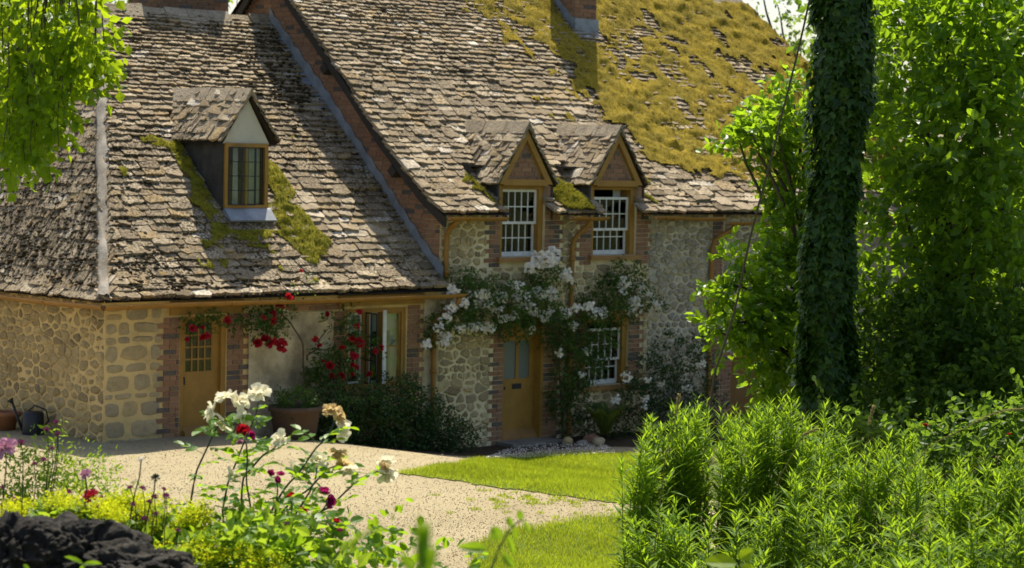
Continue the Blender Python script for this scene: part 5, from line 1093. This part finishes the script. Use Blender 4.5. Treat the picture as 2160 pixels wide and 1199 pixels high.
tall_clump('leafy clump at the left end of the tall plants, beside the lawn', [(1350, 13.6, 925, 34, 13), (1400, 14.0, 868, 42, 18), (1450, 14.2, 845, 46, 20), (1390, 12.8, 1075, 60, 9), (1345, 12.8, 1075, 36, 6)])
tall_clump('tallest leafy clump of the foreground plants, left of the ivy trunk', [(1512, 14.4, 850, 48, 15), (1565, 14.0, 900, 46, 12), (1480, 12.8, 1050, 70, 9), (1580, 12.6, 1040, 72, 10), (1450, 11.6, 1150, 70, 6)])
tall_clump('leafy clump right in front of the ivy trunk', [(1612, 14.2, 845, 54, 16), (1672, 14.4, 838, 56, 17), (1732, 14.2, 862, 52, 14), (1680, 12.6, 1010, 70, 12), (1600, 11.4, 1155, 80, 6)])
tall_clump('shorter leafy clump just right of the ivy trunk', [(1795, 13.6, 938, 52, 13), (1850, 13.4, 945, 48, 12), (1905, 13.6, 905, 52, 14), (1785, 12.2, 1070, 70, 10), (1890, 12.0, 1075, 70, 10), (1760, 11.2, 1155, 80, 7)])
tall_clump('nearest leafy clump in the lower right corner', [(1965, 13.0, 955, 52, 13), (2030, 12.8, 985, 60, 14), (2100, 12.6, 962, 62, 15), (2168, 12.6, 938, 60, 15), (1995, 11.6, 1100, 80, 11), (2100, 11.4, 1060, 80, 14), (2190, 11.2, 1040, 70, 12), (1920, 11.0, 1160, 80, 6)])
# seed grasses and poppies
for pts, lb in (([(1900, 1010), (1960, 940), (2050, 890), (2110, 866), (2160, 862)], 'tall grass stem with a drooping tan seed head at the right edge'), ([(1640, 1010), (1690, 920), (1720, 905)], 'slim tan seed grass rising among the plants before the ivy trunk'), ([(1820, 1000), (1830, 900), (1842, 860)], 'upright tan seed grass right of the ivy trunk'), ([(1400, 960), (1425, 880), (1432, 835)], 'reddish seed head standing above the left tall plants')):
    P = np.array([atD(a, b, 12.6) for a, b in pts]); t = thing('seed_grass', gnd(pts[0][0], 12.6), lb, 'grass'); g = G(); limb(g, np.vstack([gnd(pts[0][0]-20, 12.6)[None], P]), .003, .0015, 4, .01); obj('stalk', g, M['tallgrass'], t)
    gm = G(); m = 90; f = rng.random(m)**.7*.5+.5; tt = np.linspace(0, 1, len(P)); C = np.stack([np.interp(f, tt, P[:, k]) for k in range(3)], -1); leaves(gm, C, unit(P[-1]-P[-2])+rdir(m)*.5+[0, 0, -.2], rdir(m), .022, .006, rng.random(m)); obj('seed_head', gm, M['tallgrass'], t)
for a, b, s, lb in ((1952, 899, 14, 'small red poppy above the tall plants at the right'), (2128, 917, 9, 'tiny orange-red poppy near the right edge')):
    t = thing('poppy', gnd(a, 13.5), lb, 'flower'); p = atD(a, b, 13.5); g = G(); limb(g, [gnd(a, 13.5), (gnd(a+6, 13.5)+p)/2, p], .003, .002, 4, .01); obj('stem', g, M['stem_g'], t); pieces(t, 'bloom', 'blooms', CUP, M['petal_r'], [(facing(p, [0, 0, 1], s/340), 0, 1)])

# ------------------------------------------------------------------ foreground: roses
def rose_leaf_tmpl(seed):
    r = np.random.default_rng(seed); gm = G(); gm.tube([(0, 0, 0), (0, .5, .05), (0, 1.0, 0)], .012, 4, cap=False); pos = [(0, 1.0, 0, 1)]+[(s, y, k, .9) for y, k in ((.80, .9), (.45, 1.0)) for s in (-1, 1)]
    for sgn, y, k, sc in pos:
        d = np.array([[sgn*1.0, .55 if sgn else 1.0, r.normal(0, .25)-.1]]); l = (.62 if sgn == 0 else .55)*sc*r.uniform(.85, 1.1); leaves(gm, np.array([[sgn*.015, y, .02]]), d, np.array([[r.normal(0, .3), r.normal(0, .3), 1.0]]), np.array([l]), np.array([l*.62]), np.array([r.uniform(.2, .9)]), OVAL)
    return gm
def rose_bush(base, label, stems, blooms, depth, nlow, leafs=.10):
    t = thing('rose_bush', base, label, 'rose bush'); P0 = []
    for s_ in stems:
        pts = [atD(a, b, depth+dd) for a, b, dd in s_]; P = [np.array(base)+rng.normal(0, .05, 3)*[1, 1, 0]]+pts; g = G(); limb(g, P, .006, .0035, 6, .012); obj('stem', g, M['stem_d'], t, True); P0.append(np.array(P))
    meshes = [rose_leaf_tmpl(k).mesh('leaf', M['leaf_rose']) for k in range(6)]
    for P in P0:
        L = np.linalg.norm(np.diff(P, axis=0), axis=1).sum(); n = int(L/.085); tt = np.linspace(0, 1, len(P))
        for i in range(n):
            f = .22+.72*(i+rng.random()*.6)/n; c = np.array([np.interp(f, tt, P[:, k]) for k in range(3)]); a = i*2.4+rng.random(); d = unit(np.array([math.cos(a), math.sin(a), rng.uniform(-.1, .6)])); nn = unit(np.array([0, 0, 1.0])-d*.3+rng.normal(0, .25, 3)); s = unit(np.cross(d, nn)); nn = np.cross(s, d); sz = leafs*rng.uniform(.75, 1.25)
            o = bpy.data.objects.new('leaf', meshes[vary(6)]); COL.objects.link(o); setpar(o, t); o.matrix_basis = Matrix(mat4(s*sz, d*sz, nn*sz, c).tolist())
    gm = G(); m = nlow; c_ = base+rng.normal(0, 1, (m, 3))*[.34, .34, .0]+np.array([0, 0, 1.0])*rng.uniform(.05, .55, m)[:, None]; sprays(gm, c_, rdir(m)+[0, 0, .5], 6, .14, .055, .036, .2, OVAL, tb=.5); obj('lower_foliage', gm, M['leaf_rose'], t, kind='stuff')
    for kind, mt, tm in (('c', 'petal_c', OPEN), ('f', 'petal_b', DROOP), ('m', 'petal_m', CUP), ('r', 'petal_r', CUP), ('p', 'petal_p', CUP)):
        its = [(facing(atD(a, b, depth+rng.normal(0, .04)), TOCAM*.5+np.array(dd)+rdir(1)[0]*.35, s*1.04*depth/F_PX), vary(len(tm)), 1) for k, a, b, s, dd in blooms if k == kind]
        if its: pieces(t, 'bloom', 'blooms', tm, M[mt], its, smooth=True)
    return t
U_ = (0, 0, 1.0); Dn = (0, 0, -.8); Sd = (.7, -.7, .1)
rose_bush(gnd(520, 10.5), 'tall rose bush with cream and fading blooms in front of the drive', [[(400, 1080, 0), (420, 980, 0), (455, 900, 0), (475, 880, 0)], [(470, 1080, .1), (488, 1000, .1), (525, 900, .1), (545, 842, .1)], [(560, 1100, -.1), (620, 1010, -.1), (665, 945, -.1), (705, 890, -.1)], [(600, 1150, .1), (690, 1070, .1), (760, 1010, .1), (808, 982, .1)], [(560, 1120, .2), (640, 1040, .2), (690, 990, .2), (722, 968, .2)], [(510, 1090, 0), (516, 1000, 0), (560, 955, 0), (588, 930, 0)], [(580, 1150, -.2), (650, 1040, -.2), (668, 985, -.2)]],
          [('c', 446, 868, 44, (-.8, .8, .6)), ('c', 474, 838, 42, (-.2, .2, 1.0)), ('c', 506, 848, 42, (.6, -.6, .9)), ('c', 472, 893, 44, (-.3, .3, -.6)), ('c', 514, 886, 46, (.7, -.7, -.1)), ('c', 545, 829, 48, U_), ('f', 700, 866, 42, U_), ('f', 716, 878, 40, Sd), ('c', 722, 908, 44, Sd), ('c', 590, 926, 36, U_), ('f', 712, 955, 40, Dn), ('f', 724, 978, 40, Dn), ('c', 735, 990, 34, Dn), ('c', 672, 972, 40, U_), ('f', 655, 985, 34, U_), ('c', 622, 992, 38, Sd), ('c', 814, 972, 38, U_), ('c', 818, 1002, 40, Dn), ('f', 812, 985, 28, Sd), ('c', 485, 1000, 28, Sd)], 10.5, 240)
rose_bush(gnd(600, 10.1), 'low rose bush with magenta and crimson blooms among the cream ones', [[(560, 1160, 0), (580, 1080, 0), (582, 1012, 0)], [(620, 1160, 0), (660, 1100, 0), (690, 1056, 0)], [(600, 1180, .1), (690, 1140, .1), (710, 1108, .1)], [(540, 1150, .1), (520, 1020, .1), (516, 922, .1)], [(590, 1170, -.1), (612, 1100, -.1), (612, 1052, -.1)]],
          [('m', 690, 1058, 36, Sd), ('m', 684, 1040, 28, U_), ('m', 572, 1000, 18, U_), ('m', 592, 1003, 20, U_), ('m', 582, 1014, 22, Sd), ('r', 612, 1050, 26, U_), ('r', 640, 1070, 26, Dn), ('r', 709, 1102, 20, U_), ('m', 718, 1114, 16, Dn), ('p', 602, 1110, 20, U_), ('p', 566, 1114, 20, U_), ('r', 512, 912, 34, U_), ('m', 528, 920, 24, Sd), ('p', 505, 930, 16, Dn)], 10.1, 340)
# lime froth of lady's mantle and the bed's leaves
def froth(label, spec, d, n, base):
    t = thing('lime_flowering_mound', base, label, 'plant', 'lime-yellow flowering mounds'); gm, lg = G(), G()
    for px_, py_, rx, ry in spec:
        c = atD(px_, py_, d); s_ = d/F_PX; m = int(n*rx*ry/2600); q = rdir(m)*rng.random((m, 1))**.5*1.25; C = c+RT*q[:, :1]*rx*s_+UPV*(q[:, 1:2]*ry-8)*s_+FW*q[:, 2:]*rx*s_; C = C[noise3(C*9)+.25*rng.normal(size=len(C)) > -.05]; m = len(C)
        for _ in range(7): leaves(gm, C+rng.normal(0, .014, C.shape), rdir(m)+[0, 0, .5], rdir(m)+[0, 0, .8], .011, .010, np.clip(.5+rng.normal(0, .3, m), 0, 1), LEAF)
        m2 = m//5; q = rdir(m2); C = c+RT*q[:, :1]*rx*s_+UPV*(q[:, 1:2]*ry-ry*.7)*s_+FW*q[:, 2:]*rx*s_; leaves(lg, C, rdir(m2)*[1, 1, .3], rdir(m2)*.5+[0, 0, 1], .06, .06, rng.random(m2), OVAL)
    obj('flower_froth', gm, M['leaf_lime'], t, kind='stuff'); obj('leaves', lg, M['leaf_bed'], t, kind='stuff')
froth('lime-yellow mound behind the dark rock at the lower left', [(60, 1080, 60, 28), (140, 1070, 60, 34), (210, 1085, 50, 32), (90, 1095, 80, 26)], 9.6, 900, gnd(120, 9.6))
froth('lime-yellow mound between the dark rock and the rose bush', [(280, 1085, 50, 36), (340, 1078, 60, 40), (400, 1088, 45, 36), (290, 1125, 60, 30), (370, 1130, 70, 36), (250, 1060, 40, 25)], 10.2, 900, gnd(330, 10.2))
froth('lime-yellow mound at the foot of the rose bush', [(440, 1165, 60, 30), (520, 1180, 70, 25), (350, 1175, 50, 25)], 9.6, 700, gnd(460, 9.6))
for lb, spec, d, L in (('feathery green plant at the left edge of the flower bed', [(30, 1000, 60, 50), (90, 1010, 60, 50), (140, 1040, 45, 35), (30, 1060, 60, 35), (100, 965, 36, 26)], 10.8, .035), ('leafy green plant low before the rose bush', [(470, 1180, 80, 35), (560, 1170, 80, 40), (640, 1185, 60, 30), (400, 1185, 60, 25), (700, 1200, 40, 20)], 9.7, .07), ('wispy grey-green plant beside the gravel edge at the left', [(165, 1000, 40, 40), (200, 1030, 40, 35), (230, 1050, 30, 25)], 10.6, .03)):
    t = thing('bed_plant', gnd(spec[0][0], d), lb, 'plant'); gm = G(); cloud(gm, [(a, b, d, c, e) for a, b, c, e in spec], 1300 if L < .05 else 520, k=7, tw=.12, L=L, W=L*(.32 if L < .05 else .62), droop=.1, tb=.5); obj('foliage', gm, M['leaf_bed'], t, kind='stuff')
KN = [[(118, 892), (98, 907), (122, 916), (110, 947), (45, 935), (92, 972), (72, 980), (5, 1030), (30, 1056)], [(70, 1070), (145, 1040), (130, 1058), (148, 1055), (205, 1070), (222, 1060), (180, 1062), (213, 1050), (228, 1075)], [(275, 1030), (300, 1032), (345, 1033), (280, 1066), (315, 1060), (326, 1050), (330, 1085), (305, 1096), (350, 1048), (375, 1120), (400, 1130)]]
KL = ['purple knautia heads on wiry stems at the left edge', 'dense purple knautia heads just above the dark rock', 'loose purple knautia heads over the lime mound right of the rock']
head = rose_leaf_tmpl; KT = [bloom_tmpl(70+s, [(9, 1.5, .36, .16, .16), (8, 1.1, .40, .15, .12), (8, .7, .42, .14, .08), (6, .3, .42, .13, .03)], .05) for s in range(2)]
for pts, lb in zip(KN, KL):
    d = 9.9; t = thing('knautia', gnd(pts[4][0], d), lb, 'flower', 'purple knautia plants'); its = []
    for a, b in pts:
        dd = d+rng.normal(0, .25); p = atD(a, b, dd); q = gnd(a-rng.uniform(-10, 50), dd); g = G(); limb(g, [q, (q+p)/2+rng.normal(0, .03, 3), p], .0032, .0022, 4, .015); obj('stem', g, M['stem_d'], t); its.append((facing(p, np.array([0, 0, 1.0])+rdir(1)[0]*.5, 16*dd/F_PX*rng.uniform(.8, 1.2)), vary(2), 1))
    pieces(t, 'flower_head', 'flower_heads', KT, M['petal_k'], its)
for kind, a, b, s, mt, lb in (('pink_flower', 10, 945, 46, 'petal_p', 'large soft pink flower at the left edge'), ('pink_flower', 190, 1046, 30, 'petal_r', 'single coral red flower above the dark rock'), ('pink_flower', 180, 1000, 22, 'petal_p', 'small pink flower left of the gravel'), ('seed_head', 298, 970, 14, 'petal_w', 'pale fluffy seed head on a long bare stem against the gravel'), ('seed_head', 328, 1009, 22, 'stem_d', 'dark ragged seed head on a long stem against the gravel')):
    p = atD(a, b, 9.6); q = gnd(a-70, 9.6) if 'seed' in kind else gnd(a-5, 9.6); t = thing(kind, q, lb, 'flower'); g = G(); limb(g, [q, (q+p)/2+[0, 0, .05], p], .004, .003, 5, .015); obj('stem', g, M['stem_d'], t); pieces(t, 'flower_head', 'flower_heads', OPEN[:1] if kind == 'pink_flower' else KT[:1], M[mt], [(facing(p, np.array([0, 0, .8])+TOCAM*.5, s*9.6/F_PX), 0, 1)])
# dark rocks at the lower left
for i, (a, b, d, rx, ry, lb) in enumerate(((150, 1190, 8.4, 125, 80, 'large dark craggy rock in the lower left corner'), (15, 1185, 8.2, 80, 78, 'dark rock at the very left edge of the bottom'), (300, 1222, 8.3, 110, 60, 'low dark rock right of the large corner rock'))):
    s_ = d/F_PX; c = atD(a, b, d); rock('dark_rock', c, (rx*s_, rx*s_, ry*s_), M['rock'], lb, 'rock', seed=i+3, sub=6, amp=.42, freq=1.9)
# out-of-focus shoots close to the camera
def shoot(name, label, stem, lv, d, mat, w=.006):
    pts = [atD(a, b, d) for a, b in stem]; t = thing(name, pts[0]-np.array([0, 0, .3]), label, 'plant'); g = G(); limb(g, [pts[0]-np.array([0, 0, .35])]+pts, w, w*.5, 6, .005); obj('stem', g, M['stem_g'], t, True); s_ = d/F_PX
    for (a, b, a2, b2, wd) in lv:
        p, q = atD(a, b, d), atD(a2, b2, d); gm = G(); leaves(gm, p[None], (q-p)[None], (TOCAM+np.array([0, 0, .8])+rdir(1)[0]*.3)[None], np.array([np.linalg.norm(q-p)]), np.array([wd*s_]), np.array([.6]), OVAL); obj('leaf', gm, mat, t)
shoot('near_shoot', 'blurred green shoot close to the camera at the bottom centre', [(890, 1215), (892, 1150)], [(895, 1210, 885, 1085, 34), (880, 1200, 905, 1100, 30), (900, 1215, 918, 1150, 30), (870, 1210, 845, 1165, 26)], 3.0, M['leaf_rose'])
shoot('near_shoot', 'drooping twig with green leaves at the bottom centre right', [(1030, 1215), (1050, 1160), (1075, 1115), (1105, 1095)], [(1030, 1160, 965, 1152, 24), (1052, 1140, 1040, 1110, 30), (1070, 1130, 1085, 1170, 14), (1085, 1110, 1088, 1140, 10), (1060, 1170, 1085, 1198, 22), (1098, 1098, 1096, 1075, 16), (1105, 1097, 1118, 1125, 9), (1080, 1112, 1070, 1090, 16), (1010, 1195, 985, 1200, 22)], 6.0, M['leaf_rose'], .004)
shoot('near_grass', 'blurred arching grass blade close to the camera over the gravel', [(680, 1215), (720, 1160), (770, 1125), (815, 1118)], [(720, 1162, 770, 1122, 12), (760, 1130, 815, 1116, 14)], 3.4, M['leaf_tall'], .003)
shoot('near_shoot', 'pair of pale round leaves at the bottom below the tall plants', [(1560, 1215), (1560, 1180)], [(1555, 1190, 1485, 1182, 40), (1560, 1180, 1590, 1160, 30), (1560, 1200, 1595, 1205, 30)], 7.5, M['leaf_birch'], .004)
shoot('near_shoot', 'small green sprig against the dark rock at the bottom left', [(180, 1215), (176, 1190)], [(176, 1190, 135, 1172, 12), (176, 1190, 215, 1188, 12), (176, 1192, 172, 1212, 14), (60, 1205, 50, 1190, 12)], 7.4, M['leaf_rose'], .003)
